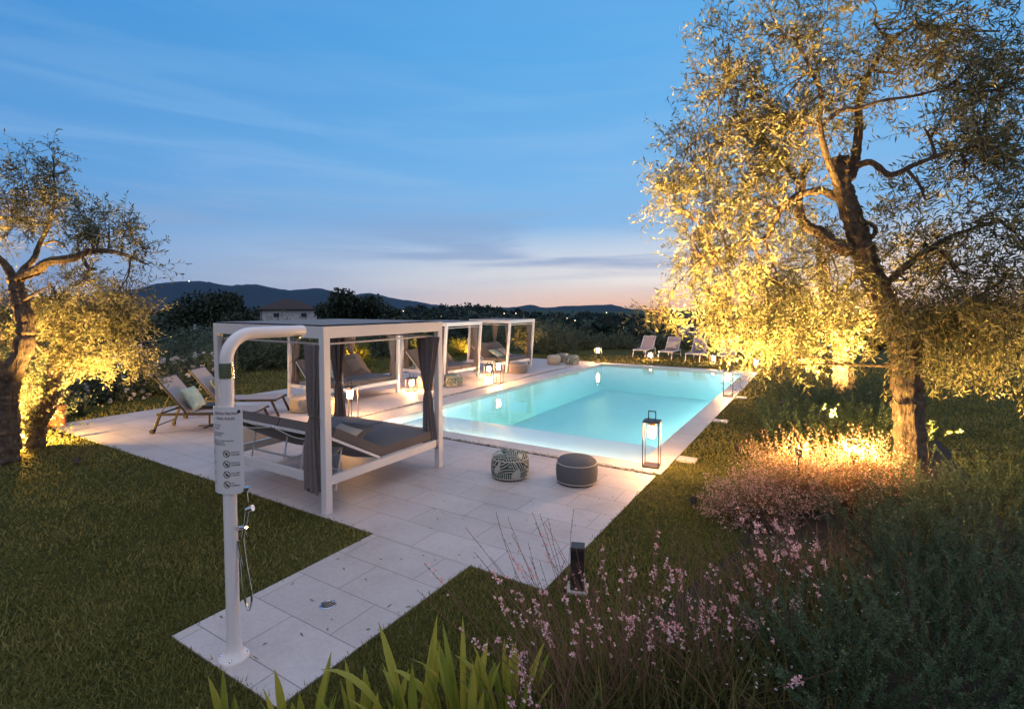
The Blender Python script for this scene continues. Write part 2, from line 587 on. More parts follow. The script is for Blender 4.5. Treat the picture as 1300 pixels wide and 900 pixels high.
def axis(lines, lo, hi, step, far):
    a = set(np.round(np.arange(lo, hi + 1e-6, step), 3)) | set(lines)
    v = hi
    while v < far:
        v *= 1.16
        a.add(round(v, 2))
    v = -lo
    while v < far:
        v *= 1.16
        a.add(round(-v, 2))
    return np.array(sorted(a))


def build_ground():
    xs = axis([PX0 - 0.1, PX1 + 0.1], -24, 24, 1.0, 9000)
    ys = axis([PY0 - 0.1, PY1 + 0.1], -36, 36, 1.0, 9000)
    X, Y = np.meshgrid(xs, ys)
    Z = terrain_z(X, Y)
    V = np.stack([X.ravel(), Y.ravel(), Z.ravel()], 1)
    nx, ny = len(xs), len(ys)
    i, j = np.meshgrid(np.arange(nx - 1), np.arange(ny - 1))
    q = (j * nx + i)
    Fq = np.stack([q, q + 1, q + nx + 1, q + nx], -1).reshape(-1, 4)
    cx = ((xs[:-1] + xs[1:]) / 2)[None, :].repeat(ny - 1, 0).ravel()
    cy = ((ys[:-1] + ys[1:]) / 2)[:, None].repeat(nx - 1, 1).ravel()
    keep = ~((cx > PX0 - 0.1) & (cx < PX1 + 0.1) & (cy > PY0 - 0.1) & (cy < PY1 + 0.1))
    m = bpy.data.materials.new('lawn_turf')
    m.use_nodes = True
    t = m.node_tree
    b = t.nodes['Principled BSDF']
    co = N(t, 'ShaderNodeTexCoord')
    n1 = N(t, 'ShaderNodeTexNoise', i_Scale=1.1, i_Detail=8.0, i_Roughness=0.7)
    n2 = N(t, 'ShaderNodeTexNoise', i_Scale=38.0, i_Detail=4.0, i_Roughness=0.7)
    n3 = N(t, 'ShaderNodeTexNoise', i_Scale=0.02, i_Detail=5.0)
    for n in (n1, n2, n3):
        t.links.new(co.outputs['Object'], n.inputs['Vector'])
    g = ramp(t, [(0.35, (0.045, 0.05, 0.013)), (0.55, (0.075, 0.078, 0.022)), (0.72, (0.12, 0.10, 0.035))], n1.outputs['Fac'], 'LINEAR')
    g = mix_c(t, 0.6, g, ramp(t, [(0.35, (0.45, 0.45, 0.45)), (0.65, (1.3, 1.3, 1.3))], n2.outputs['Fac'], 'LINEAR'), 'MULTIPLY')
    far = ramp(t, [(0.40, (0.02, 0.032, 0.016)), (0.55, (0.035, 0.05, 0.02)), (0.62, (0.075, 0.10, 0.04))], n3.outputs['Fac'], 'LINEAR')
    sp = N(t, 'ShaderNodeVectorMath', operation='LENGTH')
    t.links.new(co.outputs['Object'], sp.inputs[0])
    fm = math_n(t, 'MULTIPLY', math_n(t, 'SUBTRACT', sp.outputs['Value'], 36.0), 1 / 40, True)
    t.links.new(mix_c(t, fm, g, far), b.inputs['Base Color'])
    b.inputs['Roughness'].default_value = 0.95
    b.inputs['Specular IOR Level'].default_value = 0.1
    bp = N(t, 'ShaderNodeBump', i_Strength=0.9, i_Distance=0.03)
    t.links.new(n2.outputs['Fac'], bp.inputs['Height'])
    t.links.new(bp.outputs[0], b.inputs['Normal'])
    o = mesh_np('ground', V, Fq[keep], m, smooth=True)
    setp(o, kind='structure')


build_ground()

# paved deck, path, coping (each sheet butts against the next)
DZ = 0.012
d = MB()
d.box(-12.6, -1.86, 3.54, 6.76, -0.1, DZ)
d.box(-12.6, -8.16, 6.76, 19.4, -0.1, DZ)
setp(d.build('deck', M['deck']), kind='structure')
p = MB()
p.box(-3.8, -2.6, 1.68, 3.537, -0.1, DZ)
setp(p.build('path', M['deck']), kind='structure')
c = MB()
c.box(-8.05, PX1 + 0.4, 6.87, PY0, -0.1, DZ)
c.box(-8.05, PX0, PY0, PY1, -0.1, DZ)
c.box(PX1, PX1 + 0.4, PY0, PY1, -0.1, DZ)
c.box(-8.05, PX1 + 0.4, PY1, PY1 + 0.42, -0.1, DZ)
setp(c.build('coping', M['coping'], bevel=0.008), kind='structure')
g = MB()
g.box(-8.16, -1.86, 6.762, 6.868, -0.1, 0.0)
g.box(-8.158, -8.052, 6.87, 19.37, -0.1, 0.0)
setp(g.build('gravel_bed', M['pouf_beige']), kind='structure')
# pebbles in the drainage slot
n = 5600
L1, L2 = 6.2, 12.4
u = RNG.random(n) * (L1 + L2)
px = np.where(u < L1, -8.1 + u, -8.105 + (RNG.random(n) - 0.5) * 0.08)
py = np.where(u < L1, 6.815 + (RNG.random(n) - 0.5) * 0.08, 6.9 + (u - L1))
V, Fq, rn = [], [], []
oct_v = np.array([(1, 0, 0), (0, 1, 0), (-1, 0, 0), (0, -1, 0), (0, 0, 1), (0, 0, -1)], float)
oct_f = np.array([(0, 1, 4), (1, 2, 4), (2, 3, 4), (3, 0, 4), (1, 0, 5), (2, 1, 5), (3, 2, 5), (0, 3, 5)])
for k in range(n):
    s = RNG.uniform(0.009, 0.02, 3) * (1, 1, 0.7)
    a = RNG.random() * 6.28
    R = np.array([[math.cos(a), -math.sin(a), 0], [math.sin(a), math.cos(a), 0], [0, 0, 1]])
    V.append((oct_v * s) @ R.T + (px[k], py[k], 0.012 + RNG.random() * 0.018))
    Fq.append(oct_f + 6 * k)
    rn.append(np.full(8, RNG.random()))
M['pebble'] = leafmat('white_pebble', (0.30, 0.27, 0.25), (0.78, 0.74, 0.70), trans=0, rough=0.6)
setp(mesh_np('pebbles', np.concatenate(V), np.concatenate(Fq), M['pebble'], rnd=np.concatenate(rn)),
     'white pebbles filling the slot between deck and pool coping', 'pebbles', kind='stuff')

# pool basin
M['pool'] = mat('pool_liner', (0.66, 0.80, 0.80), 0.5, 0.03, 1.5)
w = MB()
T = 0.06
zb = -1.05
w.box(PX0 - T, PX1 + T, PY0 - T, PY1 + T, zb - 0.08, zb)                 # floor
w.box(PX0 - T, PX0, PY0 - T, PY1 + T, zb, -0.102)                        # left wall
w.box(PX1, PX1 + T, PY0 - T, PY1 + T, zb, -0.102)
w.box(PX0, PX1, PY0 - T, PY0, zb, -0.102)
w.box(PX0, PX1, PY1, PY1 + T, zb, -0.102)
w.box(PX0, PX1, PY0, 8.7, zb, -0.14)                                    # shallow beach shelf
setp(w.build('pool_basin', M['pool']), kind='structure')

# water body: thin reflecting surface over an absorbing volume
m = bpy.data.materials.new('pool_water')
m.use_nodes = True
t = m.node_tree
t.nodes.clear()
out = N(t, 'ShaderNodeOutputMaterial')
tr = N(t, 'ShaderNodeBsdfTransparent')
gl = N(t, 'ShaderNodeBsdfGlossy', i_Roughness=0.015)
co = N(t, 'ShaderNodeTexCoord')
n1 = N(t, 'ShaderNodeTexNoise', i_Scale=2.6, i_Detail=3.0)
t.links.new(co.outputs['Object'], n1.inputs['Vector'])
bp = N(t, 'ShaderNodeBump', i_Strength=0.11, i_Distance=0.05)
t.links.new(n1.outputs['Fac'], bp.inputs['Height'])
fr = N(t, 'ShaderNodeFresnel', i_IOR=1.33)
t.links.new(bp.outputs[0], fr.inputs['Normal'])
t.links.new(bp.outputs[0], gl.inputs['Normal'])
geo = N(t, 'ShaderNodeNewGeometry')
sz = N(t, 'ShaderNodeSeparateXYZ')
t.links.new(geo.outputs['True Normal'], sz.inputs[0])
top = math_n(t, 'MULTIPLY', math_n(t, 'GREATER_THAN', sz.outputs[2], 0.5), math_n(t, 'SUBTRACT', 1.0, geo.outputs['Backfacing']))
mx = N(t, 'ShaderNodeMixShader')
t.links.new(math_n(t, 'MULTIPLY', fr.outputs[0], top), mx.inputs[0])
t.links.new(tr.outputs[0], mx.inputs[1])
t.links.new(gl.outputs[0], mx.inputs[2])
t.links.new(mx.outputs[0], out.inputs['Surface'])
ab = N(t, 'ShaderNodeVolumeAbsorption')
ab.inputs['Color'].default_value = (0.62, 0.925, 0.92, 1)
ab.inputs['Density'].default_value = 0.42
t.links.new(ab.outputs[0], out.inputs['Volume'])
w = MB()
w.box(PX0 + 0.002, PX1 - 0.002, PY0 + 0.002, PY1 - 0.002, zb + 0.004, WATER_Z)
setp(w.build('water', m), kind='structure')


def lamp(name, kind, loc, power, color=(1, 0.72, 0.36), radius=0.05, aim=None, cone=60, blend=0.6, parent=None):
    l = bpy.data.lights.new(name, kind)
    l.energy = power
    l.color = color
    if kind != 'AREA':
        l.shadow_soft_size = radius
    o = bpy.data.objects.new(name, l)
    COL.objects.link(o)
    o.location = loc
    if kind == 'SPOT':
        l.spot_size = math.radians(cone)
        l.spot_blend = blend
    if aim is not None:
        o.rotation_euler = (Vector(aim) - Vector(loc)).to_track_quat('-Z', 'Y').to_euler()
    if parent is not None:
        o.parent = parent
    return o


def strip(loc, aim, length, power, color=(1.0, 0.97, 0.88), h=0.06):
    o = lamp('pool_lamp', 'AREA', loc, power, color, aim=aim)
    o.data.shape = 'RECTANGLE'
    d_ = (Vector(aim) - Vector(loc)).normalized()
    horiz = abs(d_.x) > abs(d_.y)
    o.data.size, o.data.size_y = (length, h)
    # lay the long side level
    z_ = -d_
    x_ = Vector((0, 1, 0)) if horiz else Vector((1, 0, 0))
    y_ = z_.cross(x_)
    o.rotation_euler = Matrix((x_, y_, z_)).transposed().to_euler()


# underwater light strips built into the pool walls
strip((PX1 - 0.012, 13.8, -0.45), (-7, 13.8, -0.45), 10.0, 265)
strip((-4.82, 8.712, -0.55), (-4.82, 15, -0.55), 5.0, 60)
strip((-4.82, PY0 + 0.012, -0.092), (-4.82, 12, -0.092), 5.0, 170, (1.0, 0.91, 0.72), 0.05)
# far mountains: two ridges with real depth
M['mountain'] = mat('wooded_mountain', (0.006, 0.014, 0.018), 0.95, 0.25, 0.004)


def ridge(name, tab, depth, foot, label=None):
    cols = np.arange(tab[0][0], tab[-1][0] + 1, 6.0)
    crest = lerp_tab(tab, cols) + RNG.normal(0, 0.28, len(cols))
    rows = [(-1.0, 0.0), (-0.8, 0.10), (-0.55, 0.38), (-0.3, 0.68), (-0.12, 0.9), (0, 1.0), (0.2, 0.85), (0.6, 0.35), (1, 0)]
    V = []
    for rr, hh in rows:
        for cpx, ypx in zip(cols, crest):
            x = (cpx - 650) / F_PX
            Yd = depth * (1 + 0.28 * rr)
            zc = CAM_H + depth * (388.5 - ypx) / F_PX
            z = foot + (zc - foot) * hh * (1 + (RNG.normal(0, 0.05) if 0 < hh < 1 else 0))
            wx = math.cos(YAW) * x * Yd - math.sin(YAW) * Yd
            wy = math.sin(YAW) * x * Yd + math.cos(YAW) * Yd
            V.append((wx, wy, z))
    nc = len(cols)
    Fq = [(r * nc + k, r * nc + k + 1, (r + 1) * nc + k + 1, (r + 1) * nc + k) for r in range(len(rows) - 1) for k in range(nc - 1)]
    o = mesh_np(name, V, Fq, M['mountain'], smooth=True)
    setp(o, kind='structure')


ridge('mountains', [(-700, 372), (-300, 360), (0, 378), (120, 374), (165, 369), (200, 360), (225, 357.5), (252, 356.5), (268, 359), (292, 363), (322, 360.5), (345, 365), (368, 369),
                    (405, 365.5), (428, 371), (450, 374), (470, 372), (500, 379), (530, 383), (560, 388), (600, 391), (640, 392)], 5200, -60)
ridge('hills', [(560, 393), (640, 391), (664, 388.5), (672, 386.5), (690, 390.5), (720, 388.5), (750, 387.5), (775, 386.5), (795, 391), (815, 396), (835, 401), (860, 402.5), (880, 399.5),
                (895, 399), (915, 403), (940, 401.5), (960, 400), (1000, 398), (1100, 392), (1200, 388), (1290, 386), (1500, 384), (2000, 390)], 4400, -120)

# ------------------------------------------------------------------ leaf builders
def rand_unit(n):
    v = RNG.normal(size=(n, 3))
    return v / np.linalg.norm(v, axis=1, keepdims=True)


def norm(v):
    return v / np.maximum(np.linalg.norm(v, axis=-1, keepdims=True), 1e-9)


def leaf_quads(P, D, Nn, L, W, belly=0.5):
    D = norm(D)
    Sd = norm(np.cross(D, Nn))
    L = np.asarray(L).reshape(-1, 1) if np.ndim(L) else L
    W = np.asarray(W).reshape(-1, 1) if np.ndim(W) else W
    a = P
    b = P + D * L * belly + Sd * W * 0.5
    c_ = P + D * L
    e = P + D * L * belly - Sd * W * 0.5
    V = np.stack([a, b, c_, e], 1).reshape(-1, 3)
    Fq = np.arange(len(P) * 4).reshape(-1, 4)
    return V, Fq


def thin_tubes(paths, r0, r1):
    """3-sided tapering tubes along (n,k,3) paths"""
    n, k, _ = paths.shape
    T = np.gradient(paths, axis=1)
    T = norm(T)
    ref = np.broadcast_to(np.array([0.31, 0.52, 0.79]), T.shape)
    A = norm(np.cross(T, ref))
    B = np.cross(T, A)
    r = np.linspace(r0, r1, k)[None, :, None] * np.ones((n, 1, 1))
    V = np.stack([paths + (A * math.cos(q) + B * math.sin(q)) * r for q in (0, 2.094, 4.189)], 2)   # n,k,3,3
    idx = np.arange(n * k * 3).reshape(n, k, 3)
    fs = []
    for q in range(3):
        q2 = (q + 1) % 3
        fs.append(np.stack([idx[:, :-1, q], idx[:, :-1, q2], idx[:, 1:, q2], idx[:, 1:, q]], -1).reshape(-1, 4))
    return V.reshape(-1, 3), np.concatenate(fs)


def twig_paths(P0, D0, L, k=6, droop=0.3, wander=0.12):
    n = len(P0)
    out = np.zeros((n, k, 3))
    p = P0.copy()
    d_ = norm(D0.copy())
    L = np.broadcast_to(np.asarray(L, float), (n,))
    out[:, 0] = p
    for i in range(1, k):
        d_ = norm(d_ + np.array([0, 0, -droop / k]) + RNG.normal(0, wander, (n, 3)))
        p = p + d_ * (L / (k - 1))[:, None]
        out[:, i] = p
    return out


def sample_paths(paths, tt):
    """points and tangents at params tt (n,m) in 0..1"""
    n, k, _ = paths.shape
    s = np.clip(tt, 0, 0.9999) * (k - 1)
    i = s.astype(int)
    f = (s - i)[..., None]
    ar = np.arange(n)[:, None]
    a, b = paths[ar, i], paths[ar, i + 1]
    return a + (b - a) * f, norm(b - a)


def leaves_on(paths, per, L, W, spread=0.9, t0=0.08, jitter=0.3):
    n = len(paths)
    tt = np.linspace(t0, 1, per)[None, :] + RNG.uniform(-0.02, 0.02, (n, per))
    P, Tg = sample_paths(paths, tt)
    R = rand_unit(n * per).reshape(n, per, 3)
    side = norm(np.cross(Tg, R))
    D = norm(Tg * (1 - spread * 0.45) + side * spread + RNG.normal(0, jitter, (n, per, 3)))
    Nn = rand_unit(n * per)
    l = L * RNG.uniform(0.65, 1.15, n * per)
    V, Fq = leaf_quads(P.reshape(-1, 3), D.reshape(-1, 3), Nn, l, W * RNG.uniform(0.75, 1.15, n * per))
    # light and dark clumps: leaf tone drifts from twig to twig
    rn = np.clip(np.repeat(RNG.random(n), per) * 0.6 + RNG.random(n * per) * 0.4, 0, 1)
    return V, Fq, rn


def join(parts):
    Vs, Fs, Rs = [], [], []
    b = 0
    for V, Fq, rn in parts:
        Vs.append(V)
        Fs.append(Fq + b)
        Rs.append(np.full(len(Fq), 0.5) if rn is None else rn)
        b += len(V)
    return np.concatenate(Vs), np.concatenate(Fs), np.concatenate(Rs)


def tree_limbs(mb, limbs, n=10, rough=0.06):
    """limbs: list of (points, r0, r1); returns sampled limb points"""
    pts = []
    for P, r0, r1 in limbs:
        sp = spline(P, 11 if r0 > 0.05 else 7)
        rr = np.linspace(r0, r1, len(sp)) * (1 + RNG.normal(0, rough, len(sp)))
        if pts:
            rr[:4] *= (0.35, 0.6, 0.8, 0.93)
        mb.tube(sp, rr, n + (10 if r0 > 0.05 else 0), lump=(0.16 if r0 > 0.05 else 0.08))
        pts += [(q, r) for q, r in zip(sp, rr)]
    return pts


def crown_blobs(blobs, limbpts, twiglen, per, leafL, leafW, droop=0.35, sub=7, branch_r=0.018, mb=None):
    """fill ellipsoidal leaf masses with twigs and link each one back to the nearest limb"""
    parts = []
    stems = []
    LP = np.array([q for q, _ in limbpts])
    for cpos, rad, cnt in blobs:
        cpos = np.array(cpos, float)
        rad = np.broadcast_to(np.array(rad, float), (3,))
        # twigs gather in small sprays with air between them
        K_ = max(3, cnt // 15)
        cen = rand_unit(K_) * (RNG.random((K_, 1)) ** (1 / 2.4))
        w_ = RNG.integers(0, K_, cnt)
        off = RNG.normal(0, 0.17, (cnt, 3))
        u = cen[w_] + off
        P0 = cpos + u * rad
        D0 = norm(norm(off) * 0.7 + norm(cen[w_]) * 0.5 + RNG.normal(0, 0.35, (cnt, 3)) + np.array([0, 0, 0.12]))
        sprays = cpos + cen * rad
        paths = twig_paths(P0, D0, twiglen * RNG.uniform(0.6, 1.25, cnt), 5, droop)
        parts.append(leaves_on(paths, per, leafL, leafW))
        V, Fq = thin_tubes(paths, 0.0035, 0.0012)
        stems.append((V, Fq, None))
        # branch to the blob, then forks to some of its twigs
        if mb is not None:
            j = np.argmin(np.linalg.norm(LP - cpos, axis=1))
            a = LP[j]
            mid = (a + cpos) / 2 + RNG.normal(0, 0.06, 3) * np.linalg.norm(cpos - a)
            br = spline([a, mid, cpos], 5)
            mb.tube(br, np.linspace(branch_r, branch_r * 0.45, len(br)), 6)
            bp_ = np.array(br)
            for k in range(min(sub + 2, K_)):
                tgt = sprays[k]
                s = bp_[RNG.integers(len(bp_) // 3, len(bp_))]
                mm = (s + tgt) / 2 + RNG.normal(0, 0.10, 3) * np.linalg.norm(tgt - s)
                fk = spline([s, mm, tgt], 4)
                mb.tube(fk, np.linspace(branch_r * 0.5, 0.003, len(fk)), 5)
    return parts, stems

# ================================================================== OBJECTS ON THE DECK
# ---- outdoor shower
SX, SY = -3.21, 1.78
sh = thing('outdoor_shower', 'white tubular outdoor shower column bent over the paved path beside the lawn', 'shower', (SX, SY, DZ))
R = 0.040
col = [(0, 0, 0.10), (0, 0, 1.0), (0, 0, 1.94)]
arc = [(0, 0.17 - 0.17 * math.cos(a), 1.94 + 0.17 * math.sin(a)) for a in np.linspace(0.15, PI / 2, 9)]
tip = [(0, 0.35, 2.11), (0, 0.545, 2.11), (0, 0.56, 2.11)]
b = MB()
b.tube(col[:2] + col[2:] + arc + tip, [R] * (len(col) + len(arc) + 2) + [R * 0.93], 28)
b.build('column', M['shower_white'], sh, smooth=True)
b = MB()
b.lathe([(0.092, 0.0), (0.092, 0.012), (0.086, 0.022), (0.064, 0.04), (0.049, 0.075), (0.043, 0.13), (0.0405, 0.2)], 32)
fl = b.build('base_flange', M['shower_white'], sh, smooth=True)
for k in range(4):
    a = PI / 4 + k * PI / 2
    b = MB()
    b.lathe([(0.011, 0), (0.011, 0.006), (0.006, 0.011)], 8, (0.074 * math.cos(a), 0.074 * math.sin(a), 0.026))
    b.build('bolt', M['chrome'], fl, smooth=True)
b = MB()
b.lathe([(R + 0.0005, 0), (R + 0.0035, 0.002), (R + 0.0035, 0.098), (R + 0.0005, 0.1)], 28, (0, 0, 1.83))
b.build('collar', M['chrome'], sh, smooth=True)
b = MB()
b.lathe([(0.034, 0), (0.036, 0.006), (0.036, 0.02), (0, 0.022)], 16, (0, 0.50, 2.055))
b.build('shower_rose', M['chrome'], sh, smooth=True)
# mixer lever and hand shower on the path side (+x +y)
hx, hy = 0.040, 0.024
b = MB()
b.tube([(hx, hy, 1.12), (hx + 0.05, hy + 0.03, 1.12)], 0.011, 10)
b.tube([(hx + 0.05, hy + 0.03, 1.12), (hx + 0.056, hy + 0.034, 1.03)], [0.009, 0.006], 8)
b.lathe([(0.02, 0), (0.02, 0.02), (0, 0.024)], 12, (hx + 0.05, hy + 0.03, 1.11))
b.build('mixer_lever', M['chrome'], sh, smooth=True)
b = MB()
b.tube([(hx - 0.01, hy, 0.86), (hx + 0.06, hy + 0.02, 0.875)], 0.013, 12)
b.build('shower_holder', M['chrome'], sh, smooth=True)
b = MB()
b.tube([(hx + 0.03, hy + 0.012, 0.80), (hx + 0.052, hy + 0.02, 0.90), (hx + 0.066, hy + 0.026, 0.99)], [0.009, 0.011, 0.012], 10)
b.tube([(hx + 0.06, hy + 0.025, 0.985), (hx + 0.095, hy + 0.045, 1.0)], [0.016, 0.021], 12)
b.build('hand_shower', M['chrome'], sh, smooth=True)
b = MB()
hose = spline([(hx + 0.03, hy + 0.012, 0.80), (hx + 0.05, hy + 0.02, 0.62), (hx + 0.085, hy + 0.03, 0.42), (hx + 0.06, hy + 0.025, 0.33), (hx + 0.025, hy + 0.015, 0.42), (hx + 0.012, hy + 0.01, 0.62), (hx - 0.005, hy + 0.0, 0.78)], 9)
b.tube(hose, 0.0075, 8)
b.build('hose', M['chrome'], sh, smooth=True)

# ---- rules sign: a sheet curved round the column, facing the lawn side
SG0, SG1, SGW, SGR = 1.135, 1.69, 0.235, 0.14
sg_dir = math.atan2(-SX * 0 - 1.0, 0.42)               # outward direction of the sheet's middle (towards the viewer)


def sheet_pt(u, z, off=0.0):
    """u: metres to the right along the sheet, z: height"""
    a = sg_dir + u / SGR
    cx = SGR - R - 0.006
    return (math.cos(a) * (SGR + off) - math.cos(sg_dir) * cx, math.sin(a) * (SGR + off) - math.sin(sg_dir) * cx, z)


sign = thing('rules_sign', 'white curved pool rules sheet with four prohibition icons on the shower column', 'sign', (SX, SY, DZ - 0.035))
b = MB()
n, rows = 24, [SG0, SG0 + 0.012, SG0 + 0.03, SG1 - 0.03, SG1 - 0.012, SG1]
ins = [0.022, 0.006, 0, 0, 0.006, 0.022]
vs = []
for off in (0.0, -0.004):
    for z, i_ in zip(rows, ins):
        for k in range(n + 1):
            vs.append(sheet_pt((-SGW / 2 + i_) + (SGW - 2 * i_) * k / n, z, off))
fs = []
nr = len(rows)
for s in range(2):
    o0 = s * nr * (n + 1)
    for r in range(nr - 1):
        for k in range(n):
            q = o0 + r * (n + 1) + k
            f = (q, q + 1, q + n + 2, q + n + 1)
            fs.append(f if s == 0 else f[::-1])
h = nr * (n + 1)
for r in range(nr - 1):
    for k in (0, n):
        q = r * (n + 1) + k
        f = (q, q + n + 1, q + n + 1 + h, q + h)
        fs.append(f)
for r in (0, nr - 1):
    for k in range(n):
        q = r * (n + 1) + k
        fs.append((q, q + h, q + 1 + h, q + 1))
b.add(vs, fs)
b.build('sheet', M['sign'], sign, smooth=True)


def curved_text(body, size, u0, z, m, name='lettering', align='LEFT', parent=sign):
    cu = bpy.data.curves.new(name, 'FONT')
    cu.body = body
    cu.size = size
    cu.align_x = align
    cu.offset = size * 0.012
    cu.resolution_u = 3
    tmp = bpy.data.objects.new('tmp', cu)
    COL.objects.link(tmp)
    dg = bpy.context.evaluated_depsgraph_get()
    me = bpy.data.meshes.new_from_object(tmp.evaluated_get(dg))
    bpy.data.objects.remove(tmp)
    bpy.data.curves.remove(cu)
    bm = bmesh.new()
    bm.from_mesh(me)
    for v in bm.verts:
        v.co = Vector(sheet_pt(u0 + v.co.x, z + v.co.y, 0.0018))
    bm.to_mesh(me)
    bm.free()
    me.name = name
    me.materials.clear()
    return link_mesh(name, me, m, parent)


curved_text('REGOLE PISCINA', 0.021, 0.012, SG1 - 0.048, M['maroon'], align='CENTER')
curved_text('POOL RULES', 0.021, 0.012, SG1 - 0.080, M['maroon'], align='CENTER')
for z, tx in ((1.570, 'Orario / Open'), (1.552, '9.00 - 20.00'), (1.522, 'Doccia obbligatoria'), (1.508, 'prima di entrare'), (1.474, 'Please shower before entering'), (1.461, 'the swimming pool'), (1.449, 'No lifeguard on duty')):
    curved_text(tx, 0.0118, -0.085, z, M['black'])
for k, (z, t1, t2) in enumerate(((1.394, 'VIETATO', 'TUFFARSI'), (1.328, 'VIETATO', 'CORRERE'), (1.262, 'NO CIBO', 'E VETRO'), (1.198, 'NO', 'ANIMALI'))):
    curved_text(t1, 0.012, 0.045, z + 0.004, M['black'])
    curved_text(t2, 0.012, 0.045, z - 0.011, M['black'])
    curved_text('divieto', 0.012, -0.1, z + 0.004, M['maroon'])
    curved_text('no', 0.012, -0.1, z - 0.011, M['maroon'])
    b = MB()
    ring = [(0.018 + 0.022 * math.cos(q), 0.022 * math.sin(q)) for q in np.linspace(0, 2 * PI, 29)]
    ri = [(0.018 + 0.018 * math.cos(q), 0.018 * math.sin(q)) for q in np.linspace(0, 2 * PI, 29)]
    vs = [sheet_pt(u, z + w, 0.0018) for u, w in ring] + [sheet_pt(u, z + w, 0.0018) for u, w in ri]
    b.add(vs, [(i, i + 1, i + 30, i + 29) for i in range(28)])
    for p0, p1, wd in (((0.005, 0.013), (0.031, -0.013), 0.004),
                       ((0.010, -0.004), (0.026, 0.006 - 0.003 * k), 0.007), ((0.018, 0.006), (0.022, -0.012), 0.005)):
        dx, dz = p1[0] - p0[0], p1[1] - p0[1]
        l = math.hypot(dx, dz)
        ox, oz = -dz / l * wd / 2, dx / l * wd / 2
        b.add([sheet_pt(u, z + w, 0.002 + 0.0003 * wd * 100) for u, w in ((p0[0] + ox, p0[1] + oz), (p0[0] - ox, p0[1] - oz), (p1[0] - ox, p1[1] - oz), (p1[0] + ox, p1[1] + oz))], [(0, 1, 2, 3)])
    b.build('prohibition_icon', M['black'], sign)
b = MB()
b.add([sheet_pt(u, z, 0.0018) for u, z in ((0.088, SG1 - 0.04), (0.104, SG1 - 0.04), (0.104, SG1 - 0.026), (0.096, SG1 - 0.019), (0.088, SG1 - 0.026))], [(0, 1, 2, 3, 4)])
b.build('emblem', M['black'], sign)

# ---- drain in the path
dr = thing('floor_drain', 'round metal floor drain set in the paved path under the shower', 'drain', (-3.18, 2.49, DZ))
b = MB()
b.lathe([(0.062, -0.01), (0.062, 0.003), (0.052, 0.005), (0.050, 0.002)], 28)
b.build('rim', M['chrome'], dr, smooth=True)
b = MB()
for k in range(-3, 4):
    L = math.sqrt(0.05 ** 2 - (k * 0.014) ** 2)
    b.box(-L, L, k * 0.014 - 0.004, k * 0.014 + 0.004, -0.004, 0.0025)
b.box(-0.004, 0.004, -0.049, 0.049, -0.003, 0.0018)
b.build('grate', M['brown_metal'], dr)

# ---- dark bollard light in the grass
bo = thing('bollard_light', 'short dark brown square bollard light among pink flower stems', 'bollard', (-1.64, 3.70, 0), 0.35)
b = MB()
b.box(-0.055, 0.055, -0.055, 0.055, 0.02, 0.37)
b.build('housing', M['dark_metal'], bo, bevel=0.004)
b = MB()
b.box(-0.05, 0.05, -0.0585, -0.0555, 0.27, 0.345)
b.build('lamp_window', M['black'], bo)
b = MB()
b.box(-0.085, 0.085, -0.085, 0.085, 0, 0.02)
b.build('base_plate', M['piping'], bo, bevel=0.003)

# ---- skimmer lids in the grass along the coping
for k, y in enumerate((7.7, 10.65, 13.65)):
    b = MB()
    b.box(-0.13, 0.13, -0.11, 0.11, -0.03, 0.035)
    o = b.build('stone_lid', M['coping'], None, bevel=0.006)
    o.location = (-1.66, y, 0)
    setp(o, ('pale square stone lid in the grass nearest the front lantern', 'pale square stone lid in the grass midway along the pool edge',
             'pale square stone lid in the grass beside the second poolside lantern')[k], 'lid', 'stone lids along the pool edge')


